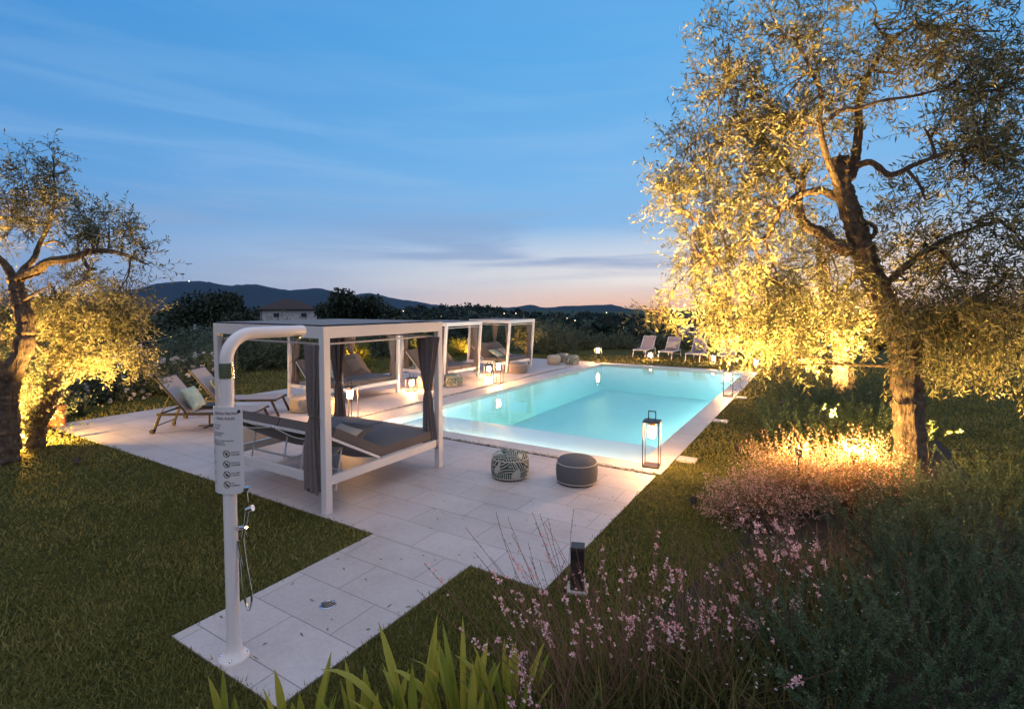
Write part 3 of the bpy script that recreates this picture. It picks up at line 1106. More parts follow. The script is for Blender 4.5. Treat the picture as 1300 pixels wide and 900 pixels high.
# ---- curtains and daybeds
def curtain(par, x, y, ztop, rz, tie=1.08, hem=0.26, wtop=0.15, seed=0, m=None, tail=1.0):
    r_ = np.random.default_rng(seed)
    nf = 9
    n = 54
    ph = r_.random(nf) * 6.28
    zs = np.concatenate([np.linspace(ztop, tie + 0.05, 10), np.linspace(tie, hem, 8)])
    vs = []
    for z in zs:
        if z >= tie:
            t_ = (z - tie) / (ztop - tie)
            rx, ry = 0.045 + (wtop - 0.045) * t_ ** 0.8, 0.04 + 0.025 * t_
        else:
            t_ = (tie - z) / (tie - hem)
            rx, ry = 0.045 + 0.05 * tail * t_ ** 0.6, 0.04 + 0.03 * t_ ** 0.6
        for k in range(n):
            a = 2 * PI * k / n
            w_ = 1 + 0.26 * math.sin(nf * a + ph[0] + z * 1.2) + 0.12 * math.sin(5 * a + ph[1] - z * 2.0) + 0.08 * math.sin(15 * a + ph[2])
            if abs(z - tie) < 0.03:
                w_ = 1 + (w_ - 1) * 0.5
            lx, ly = rx * math.cos(a) * w_, ry * math.sin(a) * w_
            vs.append((x + lx * math.cos(rz) - ly * math.sin(rz) + 0.02 * math.sin(z * 3 + ph[3]), y + lx * math.sin(rz) + ly * math.cos(rz), z + 0.03 * math.sin(3 * a + ph[4]) * (z < hem + 0.01)))
    fs = [(i * n + (k + 1) % n, i * n + k, (i + 1) * n + k, (i + 1) * n + (k + 1) % n) for i in range(len(zs) - 1) for k in range(n)]
    fs.append(tuple(range(n)))
    fs.append(tuple(range((len(zs) - 1) * n + n - 1, (len(zs) - 1) * n - 1, -1)))
    b = MB()
    b.add(vs, fs)
    c_ = b.build('curtain', m or M['curtain'], par, smooth=True)
    b = MB()
    tor = [(x + 0.056 * math.cos(a) * math.cos(rz) - 0.05 * math.sin(a) * math.sin(rz), y + 0.056 * math.cos(a) * math.sin(rz) + 0.05 * math.sin(a) * math.cos(rz), tie + 0.015) for a in np.linspace(0, 2 * PI, 15)]
    b.tube(tor, 0.009, 6)
    b.tube(spline([tor[0], (x + 0.10, y - 0.02, tie + 0.02), (x + 0.14, y - 0.05, tie - 0.09)], 5), 0.005, 5)
    b.build('tie_cord', M['cushion'], c_, smooth=True)


def cushion_mb(x0, x1, y0, y1, z0, z1, Mx=None, puff=0.015, nx=8, ny=8):
    """soft slab with a slightly domed top and rounded edges"""
    b = MB()
    vs = []
    sec = [(0.0, 0.018), (0.012, 0.004), (0.5, 0.0), (0.988, 0.004), (1.0, 0.018)]
    for t_, ins_ in sec:
        for j in range(ny + 1):
            for i in range(nx + 1):
                u, v = i / nx, j / ny
                X = x0 + ins_ + (x1 - x0 - 2 * ins_) * u
                Y = y0 + ins_ + (y1 - y0 - 2 * ins_) * v
                dome = puff * (1 - (2 * u - 1) ** 4) * (1 - (2 * v - 1) ** 4)
                z = z0 + (z1 - z0) * t_ + (dome if t_ > 0.9 else 0)
                p_ = Vector((X, Y, z))
                vs.append(Mx @ p_ if Mx is not None else p_)
    w_ = nx + 1
    L = w_ * (ny + 1)
    fs = []
    for j in range(ny):
        for i in range(nx):
            q = j * w_ + i
            fs.append((q, q + w_, q + w_ + 1, q + 1))
            q += L * 4
            fs.append((q, q + 1, q + w_ + 1, q + w_))
    for s in range(4):
        o0, o1 = s * L, (s + 1) * L
        per = [i for i in range(nx)] + [j * w_ + nx for j in range(ny)] + [ny * w_ + i for i in range(nx, 0, -1)] + [j * w_ for j in range(ny, 0, -1)]
        for a_, b_ in zip(per, per[1:] + per[:1]):
            fs.append((o0 + a_, o0 + b_, o1 + b_, o1 + a_))
    return b.add(vs, fs)


def pillow_mesh(name, w_, h_, th, m, loc, rot, parent=None):
    nu = 14
    vs, fs = [], []
    for s in (1, -1):
        for j in range(nu + 1):
            for i in range(nu + 1):
                u, v = 2 * i / nu - 1, 2 * j / nu - 1
                k = (1 - abs(u) ** 2.6) * (1 - abs(v) ** 2.6)
                pin = 1 - 0.06 * (1 - abs(u) ** 2) * abs(v) ** 3 - 0.0
                pin2 = 1 - 0.06 * (1 - abs(v) ** 2) * abs(u) ** 3
                vs.append((u * w_ / 2 * pin2, v * h_ / 2 * pin, s * (th / 2 * k ** 0.55 + 0.003)))
    L = (nu + 1) ** 2
    for j in range(nu):
        for i in range(nu):
            q = j * (nu + 1) + i
            fs.append((q, q + 1, q + nu + 2, q + nu + 1))
            fs.append((L + q, L + q + nu + 1, L + q + nu + 2, L + q + 1))
    per = list(range(nu)) + [j * (nu + 1) + nu for j in range(nu)] + [nu * (nu + 1) + i for i in range(nu, 0, -1)] + [j * (nu + 1) for j in range(nu, 0, -1)]
    for a_, b_ in zip(per, per[1:] + per[:1]):
        fs.append((a_, L + a_, L + b_, b_))
    b = MB()
    b.add(vs, fs)
    o = b.build(name, m, parent, smooth=True)
    o.location = loc
    o.rotation_euler = rot
    return o


W2, L2_ = 1.09, 1.0          # half width (x) and half length (y) of the frame; foot end is +y
PT = 0.085


def make_daybed(name, label, loc, rz, scale, seed, tilt_a, lean=(0, 0), curtains=((1, 1), (1, -1), (-1, 1), (-1, -1)), curtain_dark=True, group='canopied daybeds by the pool'):
    t_ = thing(name, label, 'daybed', loc, rz, group)
    t_.scale = scale
    H = 2.065
    lx, ly = lean
    def P(x, y, z):                   # whole frame may rack slightly out of plumb
        return (x + lx * z / H, y + ly * z / H, z)
    # posts
    for sx in (-1, 1):
        for sy in (-1, 1):
            b = MB()
            x, y = sx * (W2 - PT / 2), sy * (L2_ - PT / 2)
            b.bar(P(x, y, 0.0), P(x, y, H), PT, PT, up=(0, 1, 0))
            b.build('post', M['white_metal'], t_, bevel=0.004)
    # canopy beams
    z0 = H - 0.065
    for sy in (-1, 1):
        b = MB()
        y = sy * (L2_ - PT / 2)
        b.bar(P(-W2 + PT, y, z0), P(W2 - PT, y, z0), PT * 0.98, 0.13)
        b.build('beam', M['white_metal'], t_, bevel=0.003)
    for sx in (-1, 1):
        b = MB()
        x = sx * (W2 - PT / 2)
        b.bar(P(x, -L2_ + PT, z0), P(x, L2_ - PT, z0), PT * 0.98, 0.13)
        b.build('beam', M['white_metal'], t_, bevel=0.003)
    # canvas roof
    b = MB()
    nx, ny = 10, 10
    vs = []
    for zz in (H + 0.004, H - 0.008):
        for j in range(ny + 1):
            for i in range(nx + 1):
                u, v = i / nx, j / ny
                sag = 0.0
                p_ = P(-W2 + 0.02 + (2 * W2 - 0.04) * u, -L2_ + 0.02 + (2 * L2_ - 0.04) * v, 0)
                q_ = P(0, 0, H)
                vs.append((p_[0] + q_[0], p_[1] + q_[1], zz + 0.012 + sag))
    Lr = (nx + 1) * (ny + 1)
    fs = []
    for j in range(ny):
        for i in range(nx):
            q = j * (nx + 1) + i
            fs.append((q, q + 1, q + nx + 2, q + nx + 1))
            fs.append((Lr + q, Lr + q + nx + 1, Lr + q + nx + 2, Lr + q + 1))
    b.add(vs, fs)
    b.build('canopy_roof', M['roof_cloth'], t_)
    # curtain rails
    zr = H - 0.20
    for sy in (-1, 1):
        b = MB()
        b.tube([P(-W2 + PT, sy * (L2_ - 0.11), zr), P(W2 - PT, sy * (L2_ - 0.11), zr)], 0.011, 8)
        b.build('curtain_rail', M['white_metal'], t_, smooth=True)
    for sx in (-1, 1):
        b = MB()
        b.tube([P(sx * (W2 - 0.11), -L2_ + PT, zr), P(sx * (W2 - 0.11), L2_ - PT, zr)], 0.011, 8)
        b.build('curtain_rail', M['white_metal'], t_, smooth=True)
    # bed rails
    zb_ = 0.355
    b = MB()
    for sx in (-1, 1):
        x = sx * (W2 - PT / 2)
        b.bar(P(x, -L2_ + PT, zb_), P(x, L2_ - PT, zb_), 0.05, 0.10)
    for sy in (-1, 1):
        y = sy * (L2_ - PT / 2)
        b.bar(P(-W2 + PT, y, zb_), P(W2 - PT, y, zb_), 0.05, 0.10)
    b.bar((0, -L2_ + PT, zb_), (0, L2_ - PT, zb_), 0.04, 0.05)
    for y in (-0.55, 0.05, 0.55):
        b.bar((-W2 + PT, y, zb_ - 0.03), (W2 - PT, y, zb_ - 0.03), 0.03, 0.02)
    b.build('bed_frame', M['white_metal'], t_, bevel=0.003)
    # two mattress halves: fixed foot part and a raised back part each
    yh = -0.12
    for k, sx in enumerate((-1, 1)):
        x0, x1 = (-W2 + 0.065, -0.008) if sx < 0 else (0.008, W2 - 0.065)
        cushion_mb(x0, x1, yh, L2_ - 0.06, 0.415, 0.525).build('mattress', M['cushion'], t_, smooth=True)
        ang = tilt_a[k]
        Mx = Matrix.Translation((0, yh - 0.01, 0.43)) @ Matrix.Rotation(-ang, 4, 'X')
        bc = cushion_mb(x0, x1, -0.82, 0.0, 0.0, 0.105, Mx).build('backrest', M['cushion'], t_, smooth=True)
        # light frame and slack underside cloth of the backrest
        b = MB()
        for x in (x0 + 0.02, x1 - 0.02):
            b.bar(Mx @ Vector((x, -0.84, -0.022)), Mx @ Vector((x, 0.0, -0.022)), 0.03, 0.03)
        b.bar(Mx @ Vector((x0 + 0.035, -0.83, -0.022)), Mx @ Vector((x1 - 0.035, -0.83, -0.022)), 0.028, 0.028)
        b.build('backrest_frame', M['white_metal'], bc)
        b = MB()
        vs = []
        nn = 10
        for j in range(7):
            for i in range(nn + 1):
                u, v = i / nn, j / 6
                sg = 0.075 * math.sin(PI * u) ** 1.2 * (0.75 + 0.25 * math.sin(PI * v))
                vs.append(Mx @ Vector((x0 + 0.04 + (x1 - x0 - 0.08) * u, -0.86 + 0.80 * v, -0.04 - sg)))
        fs = [(j * (nn + 1) + i, (j + 1) * (nn + 1) + i, (j + 1) * (nn + 1) + i + 1, j * (nn + 1) + i + 1) for j in range(6) for i in range(nn)]
        vs += [v_ + Vector((0, 0, 0.004)) for v_ in vs]
        m_ = 7 * (nn + 1)
        fs += [tuple(q + m_ for q in f[::-1]) for f in fs]
        b.add(vs, fs)
        b.build('underside_cloth', M['cushion'], bc, smooth=True)
        b = MB()
        pe = [Mx @ Vector((x0 + 0.04 + (x1 - x0 - 0.08) * i / 14, -0.862, -0.042 - 0.075 * 0.75 * math.sin(PI * i / 14) ** 1.2)) for i in range(15)]
        b.tube(pe, 0.006, 5)
        b.build('piping', M['piping'], bc, smooth=True)
        b = MB()
        for s2 in (-1, 1):
            b = MB()
            top_ = Mx @ Vector(((x0 + x1) / 2 + 0.34 * s2, -0.5, -0.03))
            b.bar(top_, (top_[0], top_[1] - 0.10, 0.13), 0.014, 0.014)
            for i in range(4):
                z = 0.14 + 0.035 * i
                b.bar((top_[0], top_[1] - 0.095, z), (top_[0], top_[1] - 0.125, z + 0.012), 0.007, 0.007)
            b.build('support_strut', M['white_metal'], bc)
    for i, (sx, sy) in enumerate(curtains):
        q = P(sx * (W2 - 0.15), sy * (L2_ - 0.13), 1.0)
        curtain(t_, q[0], q[1], zr - 0.01, (0 if sy > 0 else 0.25) * sx, tie=1.07 + 0.03 * math.sin(seed + i * 2), hem=0.30 + 0.05 * math.sin(seed * 3 + i), seed=seed * 10 + i)
    return t_


T1 = math.radians(29)
make_daybed('canopy_daybed', 'nearest white framed daybed with tied curtains, standing at the near end of the pool', (-5.66, 4.58, DZ), 0.0, (1, 1, 1), 1, (T1, T1), curtains=((1, 1), (-1, 1), (-1, -1)))
# the near corner curtain hangs outside its post
nb = [o for o in COL.objects if o.name == 'canopy_daybed'][0]
curtain(nb, W2 - 0.19, -L2_ + 0.02, 1.86, 0.35, tie=1.06, hem=0.24, wtop=0.11, seed=77, tail=1.3)
K = 0.875
make_daybed('canopy_daybed', 'second daybed from the front, with raised backs and a cream pillow, left of the pool', (-10.42, 8.80, DZ), -PI / 2, (0.93, 0.93, K), 2,
            (math.radians(48), math.radians(48)), lean=(0.0, 0.06))
make_daybed('canopy_daybed', 'third daybed from the front, behind the tall lantern left of the pool', (-10.28, 12.42, DZ), -PI / 2, (0.83, K, K), 3,
            (math.radians(45), math.radians(45)), lean=(0.02, 0.18))
make_daybed('canopy_daybed', 'farthest daybed with two pale pillows, left of the pool near the small lit olive', (-10.1, 15.62, DZ), -PI / 2, (0.80, K, K), 4,
            (math.radians(42), math.radians(42)), lean=(0.02, 0.17))


# pillows lying on the daybeds
def lay_pillow(label, w_, h_, th, m, loc, rot, grp='loose pillows'):
    setp(pillow_mesh('pillow', w_, h_, th, m, loc, rot), label, 'pillow', grp)


lay_pillow('taupe pillow lying on the nearest daybed at the hinge of its back', 0.5, 0.5, 0.15, M['pouf_grey'], (-5.05, 4.28, DZ + 0.66), (0.42, 0.05, 0.2))
lay_pillow('oatmeal pillow on the nearest daybed, half hidden behind the grey one', 0.45, 0.45, 0.13, M['pillow_light'], (-4.96, 4.07, DZ + 0.69), (0.5, 0.05, -0.1))
lay_pillow('cream leaf print pillow lying low on the second daybed', 0.46, 0.32, 0.13, M['palm_soft'], (-10.35, 8.35, DZ + 0.58), (0.25, 0.5, 0.7))
lay_pillow('oatmeal pillow leaning on the back of the second daybed', 0.5, 0.5, 0.15, M['pillow_light'], (-10.72, 8.62, DZ + 0.70), (0.0, 0.95, 0.1))
lay_pillow('taupe pillow leaning at the far side of the second daybed', 0.5, 0.5, 0.15, M['pouf_grey'], (-10.72, 9.35, DZ + 0.70), (0.0, 0.9, 0.1))
lay_pillow('pale leaf print pillow on the farthest daybed, left of its pair', 0.48, 0.42, 0.14, M['palm_soft'], (-9.98, 15.22, DZ + 0.60), (0.0, 0.5, 0.05))
lay_pillow('pale pillow on the farthest daybed, right of its pair', 0.48, 0.42, 0.14, M['pillow_light'], (-9.98, 15.75, DZ + 0.60), (0.0, 0.5, -0.05))


# ---- sun loungers
def make_lounger(label, loc, rz, fm, sm, group, wheels=True, ang=52, name='sun_lounger'):
    t_ = thing(name, label, 'sun lounger', loc, rz, group)
    W_, L_, Hs = 0.64, 1.72, 0.34
    b = MB()
    for y in (0.02, W_ - 0.02):
        b.bar((0.0, y, Hs), (L_, y, Hs), 0.035, 0.045)
    for x in (0.02, 0.62, L_ - 0.02):
        b.bar((x, 0.04, Hs), (x, W_ - 0.04, Hs), 0.03, 0.03)
    b.build('frame', fm, t_, bevel=0.004)
    for y in (0.02, W_ - 0.02):
        b = MB()
        b.bar((0.06, y, Hs), (-0.07, y, 0.0), 0.045, 0.03, up=(0, 1, 0))
        b.build('leg', fm, t_, bevel=0.004)
        b = MB()
        b.bar((L_ - 0.10, y, Hs), (L_ + 0.05, y, 0.0), 0.045, 0.03, up=(0, 1, 0))
        b.build('leg', fm, t_, bevel=0.004)
        if wheels:
            b = MB()
            b.lathe([(0.035, -0.016), (0.04, -0.01), (0.04, 0.01), (0.035, 0.016)], 14, (0, 0, 0),
                    Matrix.Translation((-0.07, y + (0.035 if y > 0.3 else -0.035), 0.04)) @ Matrix.Rotation(PI / 2, 4, 'X'))
            b.build('wheel', M['black'], t_, smooth=True)
    b = MB()
    b.bar((-0.02, 0.04, 0.13), (-0.02, W_ - 0.04, 0.13), 0.014, 0.014)
    b.build('axle', fm, t_)
    b = MB()
    cushion_mb(0.55, L_ - 0.04, 0.036, W_ - 0.036, Hs + 0.012, Hs + 0.026, None, -0.015).build('seat_sling', sm, t_, smooth=True)
    a = math.radians(ang)
    Mx = Matrix.Translation((0.50, 0, Hs + 0.02)) @ Matrix.Rotation(a, 4, 'Y')
    bs = cushion_mb(-0.78, 0.0, 0.036, W_ - 0.036, -0.004, 0.010, Mx, -0.012).build('back_sling', sm, t_, smooth=True)
    b = MB()
    for y in (0.022, W_ - 0.022):
        b.bar(Mx @ Vector((-0.80, y, 0)), Mx @ Vector((0, y, 0)), 0.028, 0.03, up=(0, 1, 0))
    b.bar(Mx @ Vector((-0.79, 0.03, 0)), Mx @ Vector((-0.79, W_ - 0.03, 0)), 0.026, 0.026)
    b.bar(Mx @ Vector((-0.42, 0.03, -0.01)), (0.06, 0.05, Hs + 0.02), 0.018, 0.018)
    b.bar(Mx @ Vector((-0.42, W_ - 0.03, -0.01)), (0.06, W_ - 0.05, Hs + 0.02), 0.018, 0.018)
    b.build('back_frame', fm, t_, bevel=0.003)
    return t_


HD = math.radians(36)
make_lounger('nearest brown framed lounger on the deck with a pale green pillow', (-10.14, 4.34, DZ), HD, M['brown_metal'], M['sling'], 'brown loungers on the deck')
make_lounger('brown framed lounger with a palm print pillow, behind the shower column', (-10.98, 5.30, DZ), HD, M['brown_metal'], M['sling'], 'brown loungers on the deck')


def rel(o, rz, x, y, z):
    return (o[0] + x * math.cos(rz) - y * math.sin(rz), o[1] + x * math.sin(rz) + y * math.cos(rz), z)


lay_pillow('pale green leaf print pillow leaning on the nearest brown lounger', 0.46, 0.46, 0.15, M['palm_soft'], rel((-10.14, 4.34), HD, 0.50, 0.30, DZ + 0.585), (0, math.radians(58), HD))
lay_pillow('dark palm print pillow leaning on the brown lounger behind the shower', 0.46, 0.46, 0.15, M['palm'], rel((-10.98, 5.30), HD, 0.50, 0.30, DZ + 0.585), (0, math.radians(58), HD))

# side table between the two loungers
st = thing('side_table', 'small dark low side table between the two brown loungers', 'side table', (-9.92, 5.15, DZ), HD)
b = MB()
b.lathe([(0.2, 0.40), (0.21, 0.405), (0.21, 0.42), (0.2, 0.425)], 24)
b.build('table_top', M['brown_metal'], st, smooth=True)
b = MB()
b.tube([(0, 0, 0.01), (0, 0, 0.40)], 0.018, 10)
b.build('stem', M['dark_metal'], st, smooth=True)
b = MB()
b.box(-0.2, 0.2, -0.02, 0.02, 0.0, 0.02)
b.box(-0.02, 0.02, -0.2, -0.02, 0.0, 0.02)
b.box(-0.02, 0.02, 0.02, 0.2, 0.0, 0.02)
b.build('foot', M['dark_metal'], st)

# white-framed loungers on the far lawn, facing the pool
for k, (x, y, rz, lab) in enumerate(((-6.95, 23.9, -PI / 2, 'leftmost pale lounger on the far lawn, facing the pool'),
                                     (-5.72, 23.6, -PI / 2, 'pale lounger with a white pillow, second from left on the far lawn'),
                                     (-4.5, 23.2, -PI / 2, 'pale lounger with a patterned pillow, third on the far lawn'),
                                     (-3.3, 22.9, -PI / 2, 'rightmost pale lounger on the far lawn, half hidden by olive leaves'))):
    make_lounger(lab, (x - 0.3, y, 0), rz, M['white_metal'], M['sling_pink'], 'pale loungers on the far lawn', wheels=False, ang=46).scale = (0.94, 0.94, 0.94)
lay_pillow('white pillow on the second pale lounger of the far lawn', 0.44, 0.40, 0.13, M['pillow_light'], (-5.70, 23.05, 0.56), (math.radians(48), 0, 0))
lay_pillow('patterned pillow on the third pale lounger of the far lawn', 0.44, 0.40, 0.13, M['palm'], (-4.48, 22.65, 0.56), (math.radians(48), 0, 0))


# ---- poufs
def make_pouf(label, loc, r, h, m, piped=True, rz=0.0):
    t_ = thing('pouf', label, 'pouf', loc, rz, 'round poufs around the pool')
    b = MB()
    pr = [(r * 0.90, 0.012), (r * 0.97, 0.04), (r * 1.0, h * 0.3), (r * 1.01, h * 0.5), (r * 0.985, h * 0.72), (r * 0.93, h * 0.86), (r * 0.80, h * 0.95), (r * 0.5, h * 1.0), (r * 0.2, h * 1.01), (0.0, h * 1.01)]
    b.lathe(pr, 40)
    b.build('cover', m, t_, smooth=True)
    if piped:
        for z, rr in ((0.035, r * 0.965), (h * 0.80, r * 0.958)):
            b = MB()
            b.tube([(rr * math.cos(a), rr * math.sin(a), z) for a in np.linspace(0, 2 * PI, 49)], 0.006, 6, cap=False)
            b.build('piping', M['piping'], t_, smooth=True)
    return t_


make_pouf('palm print pouf on the deck nearest the daybed', (-3.53, 5.72, DZ), 0.255, 0.33, M['palm'])
make_pouf('plain grey pouf with pale piping beside the palm print one', (-2.68, 6.00, DZ), 0.27, 0.33, M['pouf_grey'], rz=1.0)
make_pouf('beige pouf on the deck seen behind the nearest daybed frame', (-8.05, 5.0, DZ), 0.31, 0.36, M['pouf_beige'])
make_pouf('beige pouf at the foot of the lounger behind the shower', (-9.62, 7.0, DZ), 0.30, 0.36, M['pouf_beige'])
make_pouf('beige pouf beside the nearest daybed corner curtain, by a tall lantern', (-8.92, 7.05, DZ), 0.27, 0.36, M['pouf_beige'])
make_pouf('beige pouf behind the curtain, next to a low lantern', (-9.45, 10.85, DZ), 0.29, 0.36, M['pouf_beige'])
make_pouf('palm print pouf at the third daybed near its white post', (-8.98, 11.45, DZ), 0.27, 0.36, M['palm'])
make_pouf('taupe pouf on the deck beneath the farthest daybed corner', (-8.85, 14.85, DZ), 0.33, 0.36, M['curtain'])
make_pouf('cream pouf on the far end of the deck', (-8.95, 17.8, DZ), 0.27, 0.36, M['pouf_beige'])
make_pouf('palm print pouf tucked behind the cream one on the far deck', (-9.0, 18.7, DZ), 0.27, 0.36, M['palm'])
make_pouf('palm print pouf standing alone at the far left pool corner', (-8.35, 18.2, DZ), 0.27, 0.36, M['palm'])


# ---- lanterns
def make_lantern(label, loc, w_, h, rz=0.0, group='glass lanterns'):
    t_ = thing('lantern', label, 'lantern', loc, rz, group)
    s = w_ / 2
    f = 0.012
    b = MB()
    b.box(-s, s, -s, s, 0.0, 0.022)
    b.build('base', M['dark_metal'], t_, bevel=0.002)
    b = MB()
    b.box(-s, s, -s, s, h - 0.022, h)
    b.build('lid', M['dark_metal'], t_, bevel=0.002)
    b = MB()
    for sx in (-1, 1):
        for sy in (-1, 1):
            b.bar((sx * (s - f / 2), sy * (s - f / 2), 0.022), (sx * (s - f / 2), sy * (s - f / 2), h - 0.022), f, f, up=(0, 1, 0))
    b.build('frame', M['dark_metal'], t_)
    b = MB()
    hh = min(0.13, h * 0.25)
    b.bar((-0.05, 0, h), (-0.05, 0, h + hh), 0.012, 0.022, up=(0, 1, 0))
    b.bar((0.05, 0, h), (0.05, 0, h + hh), 0.012, 0.022, up=(0, 1, 0))
    b.bar((-0.056, 0, h + hh), (0.056, 0, h + hh), 0.022, 0.012)
    b.build('handle', M['dark_metal'], t_)
    cap = min(0.055, h * 0.1)
    gh = min(0.17, h * 0.42)
    b = MB()
    b.lathe([(0.052, 0), (0.052, cap)], 20, (0, 0, h - 0.022 - cap))
    lc = b.build('lamp_cap', M['lamp_cap'], t_, smooth=True)
    b = MB()
    b.lathe([(0.0, 0.0), (0.04, 0.004), (0.050, 0.016), (0.051, gh)], 20, (0, 0, h - 0.024 - cap - gh))
    b.build('glass_shade', M['glow'], lc, smooth=True)
    return t_


TALL = 'tall lit lanterns'
make_lantern('tall lit lantern on the near right pool corner beside the grass', (-2.03, 7.15, DZ), 0.23, 0.66, 0.12, TALL)
make_lantern('tall lit lantern on the right pool coping, farther along', (-1.98, 13.75, DZ), 0.23, 0.66, 0.1, TALL)
make_lantern('tall lit lantern standing on the deck before the third daybed', (-8.12, 12.5, DZ), 0.23, 0.66, 0.2, TALL)
make_lantern('tall lit lantern beside the far right corner post of the nearest daybed', (-8.15, 7.0, DZ), 0.23, 0.66, 0.25, TALL)
make_lantern('tall lit lantern at the far left corner of the pool', (-7.65, 19.15, DZ), 0.23, 0.66, 0.1, TALL)
LOW = 'low lit lanterns'
make_lantern('low lit lantern on the deck left of the pool, by a curtain', (-9.38, 10.15, DZ), 0.26, 0.36, 0.3, LOW)
make_lantern('low lit lantern under the corner of the farthest daybed', (-9.3, 13.75, DZ), 0.26, 0.36, 0.2, LOW)
make_lantern('low lit lantern on the far lawn before the leftmost pale lounger', (-6.15, 21.3, 0), 0.26, 0.36, 0.2, LOW)
make_lantern('low lit lantern on the far lawn before the third pale lounger', (-3.65, 21.3, 0), 0.26, 0.36, 0.1, LOW)
make_lantern('lit lantern at the far right pool corner under olive leaves', (-1.9, 19.3, 0), 0.24, 0.52, 0.1, TALL)

# ================================================================== PLANTING
def pxr(b):
    px, py, Y, rx, ry, cnt = b
    return (at(px, py, Y), (rx * Y / F_PX, rx * Y / F_PX, ry * Y / F_PX), cnt)


def at_px(lst):
    return [tuple(at(*p)) for p in lst]


def olive_tree(label, base, limbs, blobs, per=16, leafL=0.08, leafW=0.016, twig=0.42, droop=0.45, branch_r=0.022, strands=(), bark='bark', leaf='olive', group=None, sub=7, cat='olive tree', hang=None):
    t_ = thing('olive_tree', label, cat, tuple(base), 0, group)
    b = MB()
    lp = tree_limbs(b, limbs, 14, 0.07)
    b2 = MB()
    parts, stems = crown_blobs(blobs, lp, twig, per, leafL, leafW, droop, sub, branch_r, b2)
    if hang is not None:                       # one long drooping bough carrying its own few twigs
        hp = tree_limbs(b2, [hang[0]], 8, 0.07)
        q_, s_ = crown_blobs(hang[1], hp, twig * 0.8, per, leafL, leafW, droop, 4, 0.008, b2)
        parts += q_
        stems += s_
    for P0, D0, L, dr in strands:
        P0 = np.array(P0)
        paths = twig_paths(P0, np.array(D0), L, 9, dr, 0.07)
        parts.append(leaves_on(paths, 34, leafL, leafW, spread=0.75))
        V, Fq = thin_tubes(paths, 0.005, 0.0015)
        stems.append((V, Fq, None))
    tr = b.build('trunk', M[bark], None, smooth=True)
    br = b2.build('branches', M[bark], None, smooth=True)
    V, Fq, rn = join(parts)
    cr = mesh_np('crown', V, Fq, M[leaf], rnd=rn)
    V, Fq, _ = join(stems)
    tw = mesh_np('twigs', V, Fq, M['bark_dark'])
    bx = np.array(base)
    for o in (tr, br, cr, tw):
        o.parent = t_
        o.location = -bx
    return t_


# ---- big olive in the right foreground
b1 = at(1158, 625, 6.3); b1[2] = -0.05
T1L = [
    ([b1 - (0, 0, 0.1)] + at_px([(1156, 570, 6.3), (1150, 500, 6.35), (1146, 440, 6.4), (1128, 395, 6.45), (1108, 350, 6.5), (1094, 310, 6.5), (1080, 272, 6.5), (1068, 235, 6.5), (1067, 200, 6.5)]), 0.178, 0.095),
    (at_px([(1090, 318, 6.5), (1063, 312, 6.6), (1040, 295, 6.7), (1022, 286, 6.8), (1014, 262, 6.85), (1019, 240, 6.9), (1020, 210, 6.9)]), 0.10, 0.022),
    (at_px([(1062, 254, 6.5), (1045, 243, 6.6), (1018, 247, 6.7), (995, 262, 6.8), (982, 285, 6.9), (975, 300, 7.0), (958, 306, 7.1), (930, 312, 7.2), (905, 322, 7.3)]), 0.05, 0.02),
    (at_px([(1070, 245, 6.5), (1060, 225, 6.4), (1048, 195, 6.3), (1040, 155, 6.3), (1042, 120, 6.3), (1030, 90, 6.3), (1010, 50, 6.4)]), 0.05, 0.016),
    (at_px([(1078, 232, 6.5), (1086, 205, 6.5), (1090, 165, 6.5), (1090, 130, 6.5), (1100, 100, 6.4), (1125, 60, 6.3), (1160, 30, 6.2)]), 0.062, 0.018),
    (at_px([(1045, 160, 6.3), (1065, 142, 6.2), (1090, 138, 6.1), (1120, 128, 6.0), (1160, 122, 5.9), (1200, 112, 5.8)]), 0.028, 0.012),
    (at_px([(1078, 215, 6.5), (1105, 206, 6.4), (1130, 222, 6.2), (1160, 210, 6.0), (1200, 195, 5.8), (1250, 185, 5.7)]), 0.045, 0.014),
    (at_px([(1100, 310, 6.5), (1112, 292, 6.4), (1098, 283, 6.4), (1080, 300, 6.4)]), 0.028, 0.02),
    (at_px([(1115, 370, 6.45), (1160, 330, 6.2), (1210, 300, 5.9), (1270, 280, 5.7)]), 0.05, 0.014),
    (at_px([(1146, 440, 6.4), (1190, 400, 6.3), (1240, 385, 6.3), (1300, 390, 6.3)]), 0.04, 0.012),
    (at_px([(1040, 160, 6.3), (1000, 150, 6.6), (960, 120, 6.8), (920, 110, 7.0)]), 0.03, 0.01),
    (at_px([(1020, 240, 6.9), (975, 190, 7.0), (930, 160, 7.1), (890, 170, 7.2)]), 0.03, 0.01),
]
HANG = ((at_px([(930, 312, 7.2), (895, 325, 7.2), (870, 350, 7.2), (850, 375, 7.2), (838, 398, 7.2), (836, 410, 7.2)]), 0.014, 0.005), [pxr(b) for b in [(840, 400, 7.2, 22, 14, 26), (818, 388, 7.2, 14, 10, 14), (845, 382, 7.2, 10, 8, 8)]])
